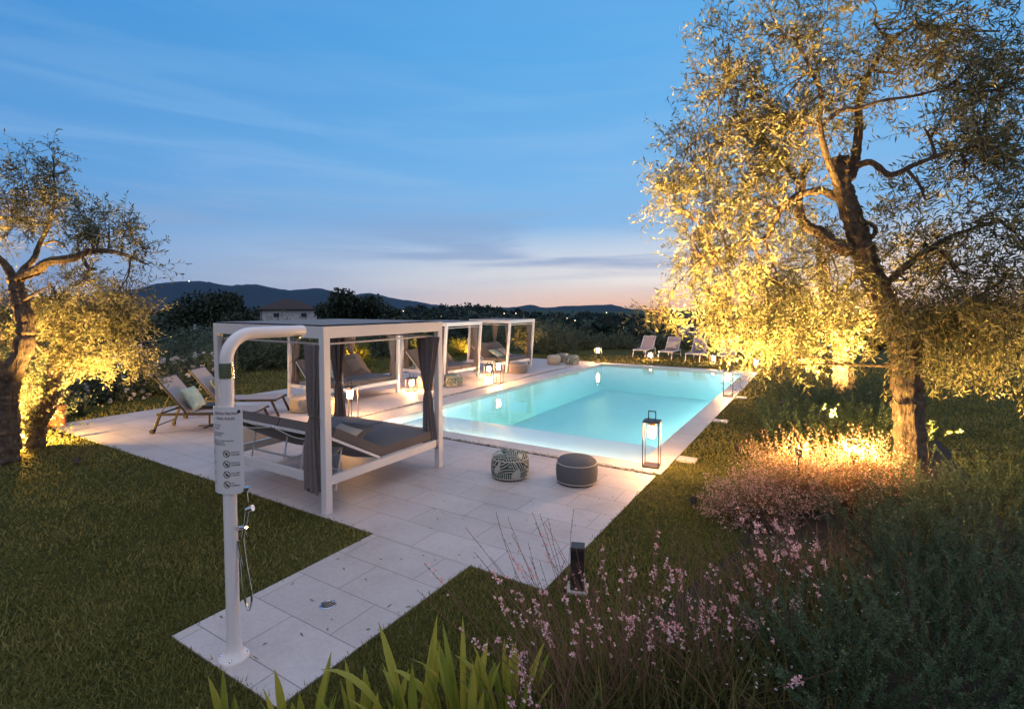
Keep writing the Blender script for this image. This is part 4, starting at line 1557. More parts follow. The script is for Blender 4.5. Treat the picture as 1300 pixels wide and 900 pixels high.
T1B = [pxr(b[:5] + (int(b[5] * (0.72 if b[1] < 260 else 0.5)),)) for b in [
    (925, 55, 6.8, 36, 40, 60), (975, 45, 6.6, 45, 40, 90), (1040, 40, 6.4, 55, 45, 150), (1110, 30, 6.3, 55, 40, 150), (1180, 40, 6.1, 60, 45, 170), (1235, 75, 5.9, 45, 40, 100),
    (900, 130, 7.1, 45, 42, 130), (955, 110, 6.9, 50, 45, 150), (1010, 110, 6.6, 50, 45, 170), (1075, 95, 6.4, 45, 40, 110), (1140, 95, 6.2, 45, 35, 90),
    (865, 195, 7.3, 40, 45, 140), (915, 190, 7.2, 48, 45, 200), (970, 175, 7.0, 50, 45, 210), (1020, 175, 6.7, 40, 42, 140),
    (1175, 165, 5.9, 40, 28, 70), (1235, 150, 5.8, 50, 32, 110), (1285, 110, 5.7, 45, 40, 110),
    (855, 255, 7.4, 36, 40, 110), (905, 265, 7.3, 50, 48, 240), (960, 250, 7.2, 50, 48, 260), (1010, 245, 7.0, 36, 40, 120),
    (1225, 215, 5.7, 45, 34, 120), (1280, 205, 5.6, 50, 42, 170), (1175, 255, 6.0, 38, 28, 70), (1245, 275, 5.7, 55, 38, 190), (1295, 300, 5.6, 50, 46, 180),
    (880, 325, 7.4, 40, 40, 150), (930, 340, 7.4, 55, 45, 260), (985, 345, 7.3, 55, 48, 280), (1035, 350, 7.2, 45, 45, 220),
    (1175, 310, 6.1, 42, 36, 130), (1150, 355, 6.2, 40, 36, 140), (1215, 345, 5.9, 55, 40, 220), (1275, 355, 5.8, 50, 40, 180), (1110, 395, 6.5, 42, 40, 130), (1180, 395, 6.1, 50, 32, 160), (1240, 400, 6.1, 50, 30, 140),
    (920, 405, 7.6, 42, 40, 190), (975, 420, 7.6, 52, 48, 260), (1030, 425, 7.5, 48, 45, 220), (1075, 400, 7.2, 38, 42, 140), (985, 465, 7.8, 35, 26, 70), (945, 450, 7.7, 30, 26, 60),
    (1270, 40, 5.8, 30, 40, 40)]]


def strand_set(spec, ln=1.0):
    P0, D0 = [], []
    for px, py, Y, rx, ry, n_ in spec:
        for _ in range(n_):
            P0.append(at(px + RNG.uniform(-rx, rx), py + RNG.uniform(-ry, ry), Y + RNG.uniform(-0.35, 0.35)))
            D0.append(norm(np.array([RNG.normal(0, 0.5), RNG.normal(0, 0.5), -0.5])))
    return (np.array(P0), np.array(D0), RNG.uniform(0.5, 1.15, len(P0)) * ln, 2.2)


T1S = [strand_set([(1180, 400, 6.4, 26, 25, 40), (1225, 395, 6.5, 40, 25, 54), (1275, 400, 6.5, 35, 30, 60), (1150, 380, 6.0, 25, 20, 20)]),
       strand_set([(905, 335, 7.5, 40, 30, 26), (960, 380, 7.6, 50, 40, 34), (1010, 380, 7.5, 35, 30, 24), (880, 290, 7.4, 30, 30, 14)], 0.7)]
olive_tree('large olive tree lit gold from below, rising from the planting bed beside the pool', (b1[0], b1[1], 0), T1L, T1B, per=12, leafL=0.10, leafW=0.021, strands=T1S, hang=HANG, group='garden olive trees')

# ---- olive behind it, trunk brightly lit
b2 = at(1072, 502, 13.0); b2[2] = 0
T2L = [([b2 - (0, 0, 0.1)] + at_px([(1072, 480, 13.0), (1070, 450, 13.0), (1062, 420, 13.0), (1050, 385, 13.0), (1045, 350, 13.0), (1040, 310, 13)]), 0.27, 0.08),
       (at_px([(1064, 425, 13), (1030, 390, 12.6), (990, 360, 12.2), (950, 340, 12)]), 0.12, 0.03),
       (at_px([(1050, 390, 13), (1085, 350, 13.2), (1110, 310, 13.4)]), 0.10, 0.03)]
T2B = [pxr(b[:5] + (int(b[5] * 0.55),)) for b in [(960, 350, 12.3, 55, 45, 170), (1010, 320, 12.8, 55, 50, 200), (1060, 300, 13, 55, 50, 200), (1100, 340, 13.3, 45, 45, 150), (1020, 390, 12.5, 50, 40, 160), (1085, 400, 13, 40, 35, 120), (970, 410, 12.3, 40, 36, 120),
                        (1140, 380, 13.4, 36, 40, 100)]]
olive_tree('olive tree with a glaring lit trunk, standing behind the large foreground olive', (b2[0], b2[1], 0), T2L, T2B, per=14, leafL=0.10, leafW=0.024, twig=0.55, group='garden olive trees')

# ---- two olives on the left lawn
b3 = at(6, 590, 7.4); b3[2] = 0
T3L = [([b3 - (0, 0, 0.1)] + at_px([(8, 560, 7.4), (8, 520, 7.4), (14, 478, 7.4), (30, 445, 7.4), (32, 410, 7.4), (24, 380, 7.4), (18, 352, 7.4)]), 0.150, 0.085),
       (at_px([(14, 480, 7.4), (-8, 465, 7.2), (-40, 430, 7.0), (-70, 380, 6.9)]), 0.11, 0.05),
       (at_px([(20, 352, 7.4), (45, 344, 7.3), (62, 332, 7.2), (92, 328, 7.1), (112, 320, 7.0), (140, 319, 6.9), (165, 326, 6.8), (185, 335, 6.8)]), 0.075, 0.012),
       (at_px([(104, 324, 7.0), (112, 340, 7.0), (122, 342, 7.0)]), 0.03, 0.02),
       (at_px([(24, 345, 7.4), (42, 330, 7.5), (50, 310, 7.6), (62, 285, 7.6), (70, 250, 7.6), (68, 220, 7.6)]), 0.045, 0.01),
       (at_px([(16, 352, 7.4), (5, 335, 7.4), (-20, 310, 7.3), (-40, 280, 7.3)]), 0.06, 0.015),
       (at_px([(50, 312, 7.6), (70, 306, 7.6), (85, 315, 7.5)]), 0.022, 0.01),
       (at_px([(26, 384, 7.4), (45, 372, 7.3), (66, 362, 7.3)]), 0.025, 0.01)]
T3B = [pxr(b[:5] + (int(b[5] * 1.35),)) for b in [(20, 240, 7.5, 28, 26, 42), (45, 228, 7.6, 24, 24, 40), (75, 222, 7.6, 20, 18, 20), (90, 215, 7.6, 10, 10, 8), (60, 258, 7.6, 28, 24, 50), (30, 275, 7.5, 30, 24, 46), (8, 300, 7.4, 24, 24, 36), (55, 290, 7.6, 26, 18, 36),
                        (84, 262, 7.6, 18, 16, 20), (118, 272, 7.0, 20, 16, 30), (138, 285, 6.9, 20, 20, 44), (125, 298, 7.0, 20, 14, 30), (155, 300, 6.8, 18, 16, 26), (172, 318, 6.8, 16, 12, 16), (98, 300, 7.1, 18, 12, 20), (188, 335, 6.8, 10, 10, 8),
                        (40, 202, 7.6, 8, 10, 6), (66, 198, 7.6, 8, 12, 6), (-20, 260, 7.4, 30, 40, 60), (-40, 330, 7.2, 30, 40, 50), (100, 362, 7.0, 24, 14, 30), (150, 370, 6.8, 22, 12, 24)]]
olive_tree('sparse olive tree with a dark crooked trunk at the left lawn edge', (b3[0], b3[1], 0), T3L, T3B, per=11, leafL=0.075, leafW=0.018, twig=0.34, branch_r=0.014, group='garden olive trees')

b4 = at(44, 568, 8.2); b4[2] = 0
T4L = [([b4 - (0, 0, 0.1)] + at_px([(45, 552, 8.2), (48, 538, 8.2), (60, 518, 8.2), (68, 498, 8.2), (70, 470, 8.2), (74, 448, 8.2), (80, 430, 8.2)]), 0.125, 0.08),
       (at_px([(80, 432, 8.2), (72, 412, 8.2), (74, 392, 8.2), (70, 370, 8.3)]), 0.09, 0.02),
       (at_px([(80, 432, 8.2), (88, 424, 8.1), (97, 421, 8.0)]), 0.07, 0.045),
       (at_px([(78, 440, 8.2), (100, 410, 8.0), (125, 395, 8.0), (150, 385, 8.0)]), 0.05, 0.015),
       (at_px([(72, 460, 8.2), (50, 440, 8.2), (30, 420, 8.2)]), 0.05, 0.015),
       (at_px([(46, 552, 8.2), (36, 538, 8.1), (22, 530, 8.0), (10, 524, 8.0)]), 0.03, 0.01),
       (at_px([(60, 500, 8.2), (45, 485, 8.2), (28, 478, 8.2)]), 0.02, 0.008)]
T4B = [pxr(b[:5] + (int(b[5] * 1.15),)) for b in [(20, 395, 8.3, 30, 26, 70), (10, 430, 8.3, 26, 26, 60), (55, 385, 8.3, 28, 24, 70), (90, 375, 8.2, 28, 22, 70), (125, 382, 8.1, 28, 24, 80), (155, 395, 8.0, 22, 22, 60), (60, 420, 8.3, 30, 22, 60),
                        (110, 410, 8.1, 30, 26, 90), (145, 425, 8.0, 28, 26, 90), (170, 420, 8.0, 18, 22, 44), (120, 445, 8.1, 30, 22, 80), (155, 450, 8.0, 26, 18, 60), (185, 455, 8.0, 18, 12, 30), (30, 460, 8.3, 22, 22, 40), (95, 455, 8.2, 22, 16, 36),
                        (18, 530, 8.0, 16, 9, 34), (48, 515, 8.0, 10, 12, 20), (12, 500, 8.2, 14, 18, 22), (50, 488, 8.2, 16, 10, 18), (105, 472, 8.1, 14, 12, 20), (35, 545, 8.0, 10, 6, 14)]]
olive_tree('bushy olive with a curved pale trunk glowing gold at the corner of the deck', (b4[0], b4[1], 0), T4L, T4B, per=13, leafL=0.08, leafW=0.021, twig=0.36, branch_r=0.014, group='garden olive trees')

# ---- small standard olive far down the lawn
b5 = at(668, 457, 21.3); b5[2] = 0
T5L = [([b5] + at_px([(668, 448, 21.3), (668, 438, 21.3), (667, 433, 21.3)]), 0.07, 0.05), (at_px([(667, 434, 21.3), (660, 428, 21.3), (655, 420, 21.3)]), 0.04, 0.015), (at_px([(668, 434, 21.3), (674, 428, 21.3), (676, 420, 21.3)]), 0.04, 0.015)]
T5B = [pxr(b) for b in [(655, 422, 21.3, 7, 7, 60), (666, 418, 21.3, 7, 6, 60), (675, 422, 21.3, 6, 7, 50), (660, 429, 21.3, 6, 4, 30)]]
olive_tree('small lit olive tree with a pale stem beyond the farthest daybed', (b5[0], b5[1], 0), T5L, T5B, per=12, leafL=0.11, leafW=0.035, twig=0.4, branch_r=0.015, group='garden olive trees', sub=4)


BLOOMS = {}


# ---- shrubs
def shrub(name, label, pos, r, h, n, leafL, leafW, m='shrub', group=None, cat='shrub', flowers=0, fl_m='white_petal', fl_size=0.05, upright=0.4, per=12, stemc='stem_g'):
    """many leafy shoots fanning from a woody base"""
    t_ = thing(name, label, cat, (pos[0], pos[1], pos[2]), 0, group)
    u = rand_unit(n)
    u[:, 2] = np.abs(u[:, 2])
    k = RNG.random((n, 1)) ** 0.45
    lump = 1 + 0.22 * np.sin(u[:, :1] * 5 + pos[0]) * np.cos(u[:, 1:2] * 6 + pos[1])
    P0 = u * np.array([r, r, h]) * k * 0.85 * lump
    D0 = norm(u * np.array([1, 1, 0.6]) + np.array([0, 0, upright]) + RNG.normal(0, 0.3, (n, 3)))
    paths = twig_paths(P0, D0, min(r, h) * RNG.uniform(0.3, 0.6, n), 5, 0.1)
    parts = [leaves_on(paths, per, leafL, leafW)]
    V, Fq, rn = join(parts)
    mesh_np('foliage', V, Fq, M[m], t_, rnd=rn)
    ns = min(26, n)
    st = np.zeros((ns, 5, 3))
    for i in range(5):
        st[:, i] = P0[:ns] * (i / 4) ** np.array([1.0, 1.0, 0.8])
    V, Fq = thin_tubes(st, 0.014 * min(1, h), 0.005)
    mesh_np('stems', V, Fq, M['bark_dark'], t_)
    if flowers:
        uu = rand_unit(flowers)
        uu[:, 2] = np.abs(uu[:, 2])
        C = uu * np.array([r, r, h]) * RNG.uniform(0.9, 1.12, (flowers, 1))
        key = (fl_m, fl_size)
        if key not in BLOOMS:
            BLOOMS[key] = []
            for _ in range(4):
                k_ = 14
                V, Fq = leaf_quads(np.zeros((k_, 3)), norm(rand_unit(k_) + np.array([0, 0, 0.35])), rand_unit(k_), fl_size * RNG.uniform(0.7, 1.1, k_), fl_size * 0.95, 0.62)
                o = mesh_np('flower', V, Fq, M[fl_m], None, rnd=RNG.random(len(Fq)))
                BLOOMS[key].append(o.data)
                bpy.data.objects.remove(o)
        for i in range(flowers):
            o = bpy.data.objects.new('flower', BLOOMS[key][i % 4])
            COL.objects.link(o)
            o.parent = t_
            o.location = C[i]
            o.rotation_euler = Vector(uu[i]).to_track_quat('Z', 'Y').to_euler()
            o.scale = (RNG.uniform(0.7, 1.2),) * 3
    return t_


def G0(px, py):
    """ground point (z=0) under a photo pixel"""
    d = at(px, py, 1.0) - np.array([0, 0, CAM_H])
    t = -CAM_H / d[2]
    return np.array([d[0] * t, d[1] * t, 0.0])


# white roses on the left
for px, py, r, h, nf, lab in ((138, 508, 0.75, 1.05, 46, 'white flowering rose bush beside the glowing olive on the left'),
                              (172, 500, 0.8, 1.15, 60, 'white flowering rose bush in the middle of the left border'),
                              (215, 498, 0.75, 0.95, 44, 'white flowering rose bush directly behind the nearest brown lounger'),
                              (258, 492, 0.7, 1.0, 34, 'white flowering rose bush nearest the yellow lit shrub')):
    shrub('rose_bush', lab, G0(px, py), r, h, 520, 0.055, 0.034, 'shrub', 'rose bushes along the left border', 'rose bush', nf, 'white_petal', 0.072)
# dark evergreen leaf masses behind the left trees
for px, py, r, h, lab in ((95, 512, 0.9, 0.7, 'dark low shrub behind the terracotta pot'), (20, 520, 1.2, 1.6, 'dark shrub behind the two left olive trunks'), (60, 500, 1.1, 1.3, 'dark shrub filling the gap behind the curved olive trunk'),
                          (-60, 560, 1.6, 2.0, 'dark shrub at the far left edge of the lawn')):
    shrub('dark_shrub', lab, G0(px, py), r, h, 650, 0.07, 0.035, 'shrub', 'dark shrubs of the left border')
# strap-leaved clump by the pot
tp = thing('terracotta_pot', 'slim terracotta pot standing at the corner of the deck under the olive', 'pot', tuple(G0(73, 541)))
b = MB()
b.lathe([(0.10, 0), (0.125, 0.01), (0.145, 0.36), (0.15, 0.365), (0.15, 0.40), (0.125, 0.40), (0.12, 0.34), (0.0, 0.33)], 24)
b.build('body', M['terracotta'], tp, smooth=True)


def strap_plant(name, label, pos, n, L, W, m='strap', spread=0.6, group=None, base_r=0.07, lean=None):
    t_ = thing(name, label, 'leafy plant', tuple(pos), 0, group)
    k = 9
    Vs, Fs, rs = [], [], []
    for i in range(n):
        a = RNG.random() * 6.28
        d_ = np.array([math.cos(a), math.sin(a)])
        out_ = RNG.uniform(0.05, spread)
        l = L * RNG.uniform(0.55, 1.1)
        w_ = W * RNG.uniform(0.75, 1.15)
        p = np.array([d_[0] * base_r * RNG.random(), d_[1] * base_r * RNG.random(), -0.02])
        th = math.atan(out_)
        bend = RNG.uniform(0.1, 0.9) * spread
        if RNG.random() < 0.12:
            bend += 1.4
        ang = a + PI / 2
        sd = np.array([math.cos(ang), math.sin(ang), 0.25 * RNG.normal()])
        sd /= np.linalg.norm(sd)
        row = []
        for j in range(k):
            s = j / (k - 1)
            ww = w_ * (0.55 + 0.45 * math.sin(PI * min(1, s * 1.3 + 0.12)) if s < 0.6 else 1.0 * (1 - ((s - 0.6) / 0.4) ** 1.7)) * 0.5
            ww = max(ww, 0.0006)
            t2 = th + bend * s * s
            fold = np.array([d_[0] * math.cos(t2), d_[1] * math.cos(t2), -math.sin(t2)]) * ww * 0.5
            row += [p + sd * ww + fold, p.copy(), p - sd * ww + fold]
            p = p + np.array([d_[0] * math.sin(t2), d_[1] * math.sin(t2), math.cos(t2)]) * l / (k - 1)
        o0 = len(Vs)
        Vs += row
        for j in range(k - 1):
            q = o0 + j * 3
            Fs += [(q, q + 1, q + 4, q + 3), (q + 1, q + 2, q + 5, q + 4)]
            rs += [RNG.random() * 0.1 + (i * 0.37 % 1) * 0.9] * 2
    mesh_np('leaves', Vs, Fs, M[m], t_, rnd=rs, smooth=True)
    return t_


strap_plant('strap_leaf_plant', 'dark strap leaved clump behind the terracotta pot', G0(100, 528), 60, 0.55, 0.035, 'shrub', 0.9, 'strap leaved clumps')
# foreground clump of iris-like leaves
for k, (px, py, Y, n_, lab) in enumerate(((300, 960, 2.62, 15, 'yellow green strap leaf clump at the very front, left of the path corner'),
                                          (385, 960, 2.60, 18, 'yellow green strap leaf clump below the path corner'),
                                          (470, 975, 2.60, 16, 'yellow green strap leaf clump between the path corner and the tallest blades'),
                                          (525, 960, 2.62, 22, 'tallest strap leaf clump in the front row of the bed'),
                                          (590, 955, 2.66, 22, 'strap leaf clump on the right of the front row'),
                                          (645, 950, 2.72, 18, 'strap leaf clump at the foot of the pink gaura stems'))):
    p = at(px, py, Y)
    p[2] = 0
    strap_plant('strap_leaf_plant', lab, p, n_, (0.42, 0.46, 0.42, 0.64, 0.56, 0.50)[k], 0.050, 'strap', 0.55, 'strap leaved clumps', 0.10)
# pale shoots at bottom left
for k, (px, lab) in enumerate(((102, 'short pale shoot poking into view at the bottom left edge'), (196, 'taller pale shoot at the bottom edge left of the shower'))):
    p = at(px, 960, 2.55)
    p[2] = 0
    shrub('young_shoot', lab, p, 0.05, (0.16, 0.20)[k], 9, 0.045, 0.012, 'rosemary', 'young shoots at the front edge', 'young plant', upright=1.8)


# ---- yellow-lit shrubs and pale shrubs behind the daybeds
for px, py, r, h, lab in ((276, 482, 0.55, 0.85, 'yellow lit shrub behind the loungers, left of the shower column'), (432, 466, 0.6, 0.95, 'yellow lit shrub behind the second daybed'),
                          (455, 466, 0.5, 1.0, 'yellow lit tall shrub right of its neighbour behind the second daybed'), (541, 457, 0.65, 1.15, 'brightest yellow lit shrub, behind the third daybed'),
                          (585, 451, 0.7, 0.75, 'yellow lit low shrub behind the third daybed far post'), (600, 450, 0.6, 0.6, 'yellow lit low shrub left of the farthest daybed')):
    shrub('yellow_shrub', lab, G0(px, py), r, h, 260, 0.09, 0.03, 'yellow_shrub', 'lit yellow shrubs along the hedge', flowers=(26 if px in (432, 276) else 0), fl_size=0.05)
for px, py, Y, r, h, lab in ((335, 468, 19.0, 1.5, 1.55, 'grey green rounded shrub seen through the nearest daybed'), (370, 466, 19.5, 1.5, 1.6, 'grey green shrub right of the rounded one seen through the nearest daybed'),
                             (300, 470, 18.5, 1.2, 1.2, 'dark shrub left of the grey green ones behind the shower'), (480, 452, 23.0, 1.3, 1.6, 'grey green loose shrub behind the second daybed'),
                             (510, 450, 24.0, 1.2, 1.0, 'low dark shrub at the lawn edge behind the second daybed'), (400, 462, 20, 1.2, 1.1, 'dark shrub hidden partly by the curtain of the nearest daybed'),
                             (630, 444, 27, 1.3, 1.4, 'dark shrub behind the farthest daybed'), (700, 446, 26, 1.2, 1.55, 'brownish rounded shrub right of the small lit olive'), (688, 448, 25, 0.9, 1.1, 'small dark shrub against the small lit olive'),
                             (240, 470, 21, 2.0, 1.1, 'blue green low shrub at the foot of the utility pole'), (215, 474, 20, 1.6, 1.0, 'blue green low shrub left of the utility pole'), (270, 462, 24, 2.0, 1.5, 'blue green shrub right of the utility pole')):
    p = at(px, py, Y)
    p[2] = float(terrain_z(p[0], p[1])) - 0.05
    shrub('garden_shrub', lab, p, r, h + max(0, -p[2]) * 0.8, 700, 0.11, 0.035, 'shrub', 'garden shrubs along the lawn edge')
# low dark growth and white roses beyond the far loungers
for px, lab in ((735, 'small round shrub on the lawn edge beyond the palm print pouf'), (760, 'low dark shrub behind the far lantern'), (790, 'low dark shrub left of the far pale loungers'), (838, 'white flowered bush between the first two pale loungers'),
                (872, 'white flowered bush between the second and third pale loungers'), (905, 'white flowered bush right of the third pale lounger'), (940, 'white flowered bush behind the rightmost pale lounger')):
    fl = px > 820
    p = at(px, 446, 27.5)
    p[2] = float(terrain_z(p[0], p[1]))
    shrub('far_shrub', lab, p, 0.9, (1.0 if px == 735 else 0.75), 380, 0.09, 0.04, 'shrub', 'shrubs behind the far lawn', flowers=(26 if fl else 0), fl_size=0.06)

# ---- rosemary mass, right foreground
def rosemary(label, pos, r, h, n, L=(0.26, 0.52), needle=0.028, group='rosemary bushes on the right', nw=0.006, per=120):
    t_ = thing('rosemary_bush', label, 'rosemary', tuple(pos), 0, group)
    u = rand_unit(n)
    u[:, 2] = np.abs(u[:, 2]) ** 0.8
    P0 = u * np.array([r, r, h]) * RNG.uniform(0.25, 0.85, (n, 1))
    D0 = norm(u * np.array([0.8, 0.8, 0.3]) + np.array([0, 0, 0.9]) + RNG.normal(0, 0.28, (n, 3)))
    paths = twig_paths(P0, D0, RNG.uniform(L[0], L[1], n), 6, -0.25, 0.10)
    V, Fq, rn = leaves_on(paths, per, needle, nw, spread=0.85, t0=0.02, jitter=0.12)
    # young tips are paler than the old growth inside the bush
    tip = np.tile(np.linspace(0, 1, per) ** 1.6, n)
    rn = np.clip(0.05 + 0.62 * tip + 0.33 * rn * rn, 0, 1)
    mesh_np('needles', V, Fq, M['rosemary'], t_, rnd=rn)
    V, Fq = thin_tubes(paths, 0.004, 0.0018)
    mesh_np('stems', V, Fq, M['stem_g'], t_)
    return t_


for px, py, Y, r, h, n_, lab in ((1060, 1000, 2.9, 0.45, 0.45, 260, 'rosemary bush at the bottom of the frame, leftmost of the dark green mass'),
                                 (1190, 1000, 2.9, 0.55, 0.55, 330, 'rosemary bush at the bottom edge, right of the daisies'),
                                 (1330, 980, 3.0, 0.6, 0.70, 330, 'rosemary bush in the bottom right corner'),
                                 (1170, 860, 3.7, 0.55, 0.55, 300, 'rosemary bush in the middle of the dark green mass'),
                                 (1290, 830, 3.8, 0.6, 0.70, 320, 'rosemary bush on the right edge of the frame, mid height'),
                                 (1130, 760, 4.5, 0.55, 0.50, 280, 'rosemary bush below the olive trunk, left side'),
                                 (1230, 740, 4.6, 0.65, 0.62, 320, 'rosemary bush below the olive trunk, right side'),
                                 (1190, 690, 5.4, 0.6, 0.40, 260, 'rosemary bush at the foot of the large olive trunk'),
                                 (1270, 690, 5.4, 0.55, 0.55, 240, 'rosemary bush topmost on the right, against the dark lawn')):
    p = at(px, py, Y)
    p[2] = 0
    rosemary(lab, p, r, h, int(n_ * 0.34))
# upright dark shoots standing out against the lawn
# ---- trailing plants around the second olive
for px, py, Y, r, h, n_, lab in ((1050, 545, 9.6, 0.75, 0.42, 240, 'trailing rosemary with curved stems before the glaring olive trunk'),
                                 (1105, 550, 9.4, 0.65, 0.45, 220, 'trailing rosemary between the two olive trunks'),
                                 (1000, 560, 9.2, 0.5, 0.30, 160, 'low rosemary clump on the left edge of the planting bed'),
                                 (1030, 515, 11.5, 0.7, 0.40, 200, 'low rosemary clump under the glaring olive'),
                                 (1120, 520, 11, 0.8, 0.5, 220, 'rosemary clump in the gap behind the large trunk'),
                                 (1090, 585, 8.0, 0.6, 0.42, 230, 'trailing rosemary left of the large trunk, behind the gold bush'), (1020, 590, 8.0, 0.5, 0.34, 190, 'trailing rosemary behind the rosy flowering bushes'), (1130, 580, 8.4, 0.6, 0.40, 220, 'trailing rosemary directly behind the large trunk')):
    p = at(px, py, Y)
    p[2] = 0
    rosemary(lab, p, r, h, n_, (0.30, 0.65), 0.042, 'trailing rosemary clumps', 0.010, 70)
for px, py, Y, lab in ((1010, 560, 9.5, 'dark strap leaved clump with white buds in the planting bed'), (985, 590, 8.6, 'green strap leaved clump at the grass edge of the bed'), (1050, 590, 8.3, 'green strap leaved clump before the trailing rosemary')):
    p = at(px, py, Y)
    p[2] = 0
    strap_plant('strap_leaf_plant', lab, p, 60, 0.5, 0.022, 'gaura_leaf', 1.0, 'strap leaved clumps', 0.2)


# ---- airy bushes of tiny flowers lit gold beside the trunk
def airy_bush(label, pos, r, h, n, fl=2400, group='airy flowering bushes by the trunk'):
    t_ = thing('flowering_bush', label, 'flowering bush', tuple(pos), 0, group)
    u = rand_unit(n)
    u[:, 2] = np.abs(u[:, 2])
    P0 = u * np.array([0.25 * r, 0.25 * r, 0.05])
    D0 = norm(u * np.array([1.0, 1.0, 0.6]) * np.array([r, r, h]) + np.array([0, 0, 0.25 * h]))
    L_ = RNG.uniform(0.55, 1.05, n) * np.sqrt((u[:, 0] ** 2 + u[:, 1] ** 2) * r * r + (u[:, 2] * h) ** 2 + 0.02)
    paths = twig_paths(P0, D0, L_, 6, 0.25, 0.10)
    V, Fq, rn = leaves_on(paths, 14, 0.04, 0.006, spread=0.6, t0=0.1)
    mesh_np('foliage', V, Fq, M['bushy'], t_, rnd=rn)
    V, Fq = thin_tubes(paths, 0.003, 0.001)
    mesh_np('stems', V, Fq, M['stem_r'], t_)
    i = RNG.integers(0, n, fl)
    P, _ = sample_paths(paths[i], RNG.uniform(0.72, 1.0, (fl, 1)))
    P = P[:, 0] + RNG.normal(0, 0.018, (fl, 3))
    P = np.repeat(P, 3, 0)
    V, Fq = leaf_quads(P, rand_unit(fl * 3), rand_unit(fl * 3), RNG.uniform(0.009, 0.017, fl * 3), 0.009, 0.6)
    mesh_np('flowers', V, Fq, M['petal_small'], t_, rnd=RNG.random(len(Fq)))
    return t_


for px, py, Y, r, h, n_, lab in ((1000, 665, 5.9, 0.58, 0.86, 520, 'airy rosy flowering bush at the grass edge, left of the gold one'),
                                 (1058, 655, 6.0, 0.60, 0.92, 560, 'airy flowering bush glowing gold beside the large olive trunk'),
                                 (955, 690, 5.5, 0.48, 0.60, 380, 'low rosy flowering bush nearest the lawn'),
                                 (1108, 640, 6.2, 0.42, 0.78, 320, 'airy yellow bush touching the large olive trunk')):
    p = at(px, py, Y)
    p[2] = 0
    airy_bush(lab, p, r, h, n_)


# ---- gaura: wiry stems with pink flowers
def gaura(label, pos, n, L, lean, r=0.2, leafn=420, leafL=(0.2, 0.45), group='pink gaura plants', spread=0.35, flow=1.0):
    t_ = thing('gaura_plant', label, 'flowering plant', tuple(pos), 0, group)
    lean = np.array(lean)
    P0 = np.stack([RNG.normal(0, r * 0.5, n), RNG.normal(0, r * 0.5, n), np.zeros(n)], 1)
    D0 = norm(np.array([0, 0, 1.0]) + lean * RNG.uniform(0.3, 1.4, (n, 1)) + RNG.normal(0, spread, (n, 3)) * np.array([1, 1, 0.2]))
    paths = twig_paths(P0, D0, RNG.uniform(L[0], L[1], n), 9, 0.22, 0.05)
    V, Fq = thin_tubes(paths, 0.0024, 0.0013)
    mesh_np('stems', V, Fq, M['stem_r'], t_)
    # blades and narrow leaves at the base
    q = leafn
    P1 = np.stack([RNG.normal(0, r, q), RNG.normal(0, r, q), np.zeros(q)], 1)
    D1 = norm(np.array([0, 0, 1.0]) + lean * 0.5 + RNG.normal(0, 0.38, (q, 3)))
    lp = twig_paths(P1, D1, RNG.uniform(leafL[0], leafL[1], q), 5, 0.3, 0.06)
    A, Ta = sample_paths(lp, np.tile(np.linspace(0, 0.999, 5), (q, 1)))
    sd = norm(np.cross(Ta[:, 0], rand_unit(q)))[:, None, :]
    wv = np.array([0.6, 1.0, 0.9, 0.55, 0.05])[None, :, None] * RNG.uniform(0.0025, 0.006, (q, 1, 1))
    Vl = np.stack([A + sd * wv, A - sd * wv], 2).reshape(-1, 3)
    idx = np.arange(q * 10).reshape(q, 5, 2)
    Fl = np.stack([idx[:, :-1, 0], idx[:, :-1, 1], idx[:, 1:, 1], idx[:, 1:, 0]], -1).reshape(-1, 4)
    rl = np.repeat(RNG.random(q), 4)
    V2, F2, r2 = leaves_on(paths, 9, 0.035, 0.006, spread=0.6, t0=0.05)
    keep = np.tile(np.arange(9) < 5, n)
    F2 = F2[keep]
    V, Fq, rn = join([(Vl, Fl, rl), (V2, F2, r2[keep])])
    mesh_np('foliage', V, Fq, M['gaura_leaf'], t_, rnd=rn)
    # flowers: each stem carries a short spike of open blooms, closed buds above
    fp, fd, bp_, bd_ = [], [], [], []
    for i in range(n):
        if RNG.random() < 0.52 * flow:
            c0 = RNG.uniform(0.55, 0.92)
            for _ in range(int(RNG.integers(2, 11))):
                tt = np.clip(c0 + RNG.normal(0, 0.05), 0, 1)
                a_, b_ = sample_paths(paths[i:i + 1], np.array([[tt]]))
                o_ = rand_unit(1)[0]
                fp.append(a_[0, 0] + o_ * 0.010)
                fd.append(o_)
        for tt in np.linspace(0.78, 1.0, 9):
            a_, b_ = sample_paths(paths[i:i + 1], np.array([[tt]]))
            bp_.append(a_[0, 0])
            bd_.append(norm(b_[0, 0] + 0.45 * rand_unit(1)[0]))
    if fp:
        fp, fd = np.array(fp), np.array(fd)
        nf = len(fp)
        P = np.repeat(fp, 5, 0)
        base_d = np.repeat(fd, 5, 0)
        D = norm(base_d * 0.55 + rand_unit(nf * 5))
        V, Fq = leaf_quads(P, D, base_d + rand_unit(nf * 5) * 0.3, RNG.uniform(0.012, 0.022, nf * 5), 0.0115, 0.62)
        mesh_np('flowers', V, Fq, M['petal'], t_, rnd=RNG.random(len(Fq)))
    bp_, bd_ = np.array(bp_), np.array(bd_)
    V, Fq = leaf_quads(np.repeat(bp_, 2, 0), np.repeat(bd_, 2, 0), rand_unit(len(bp_) * 2), 0.014, 0.005, 0.5)
    mesh_np('buds', V, Fq, M['stem_r'], t_)
    return t_


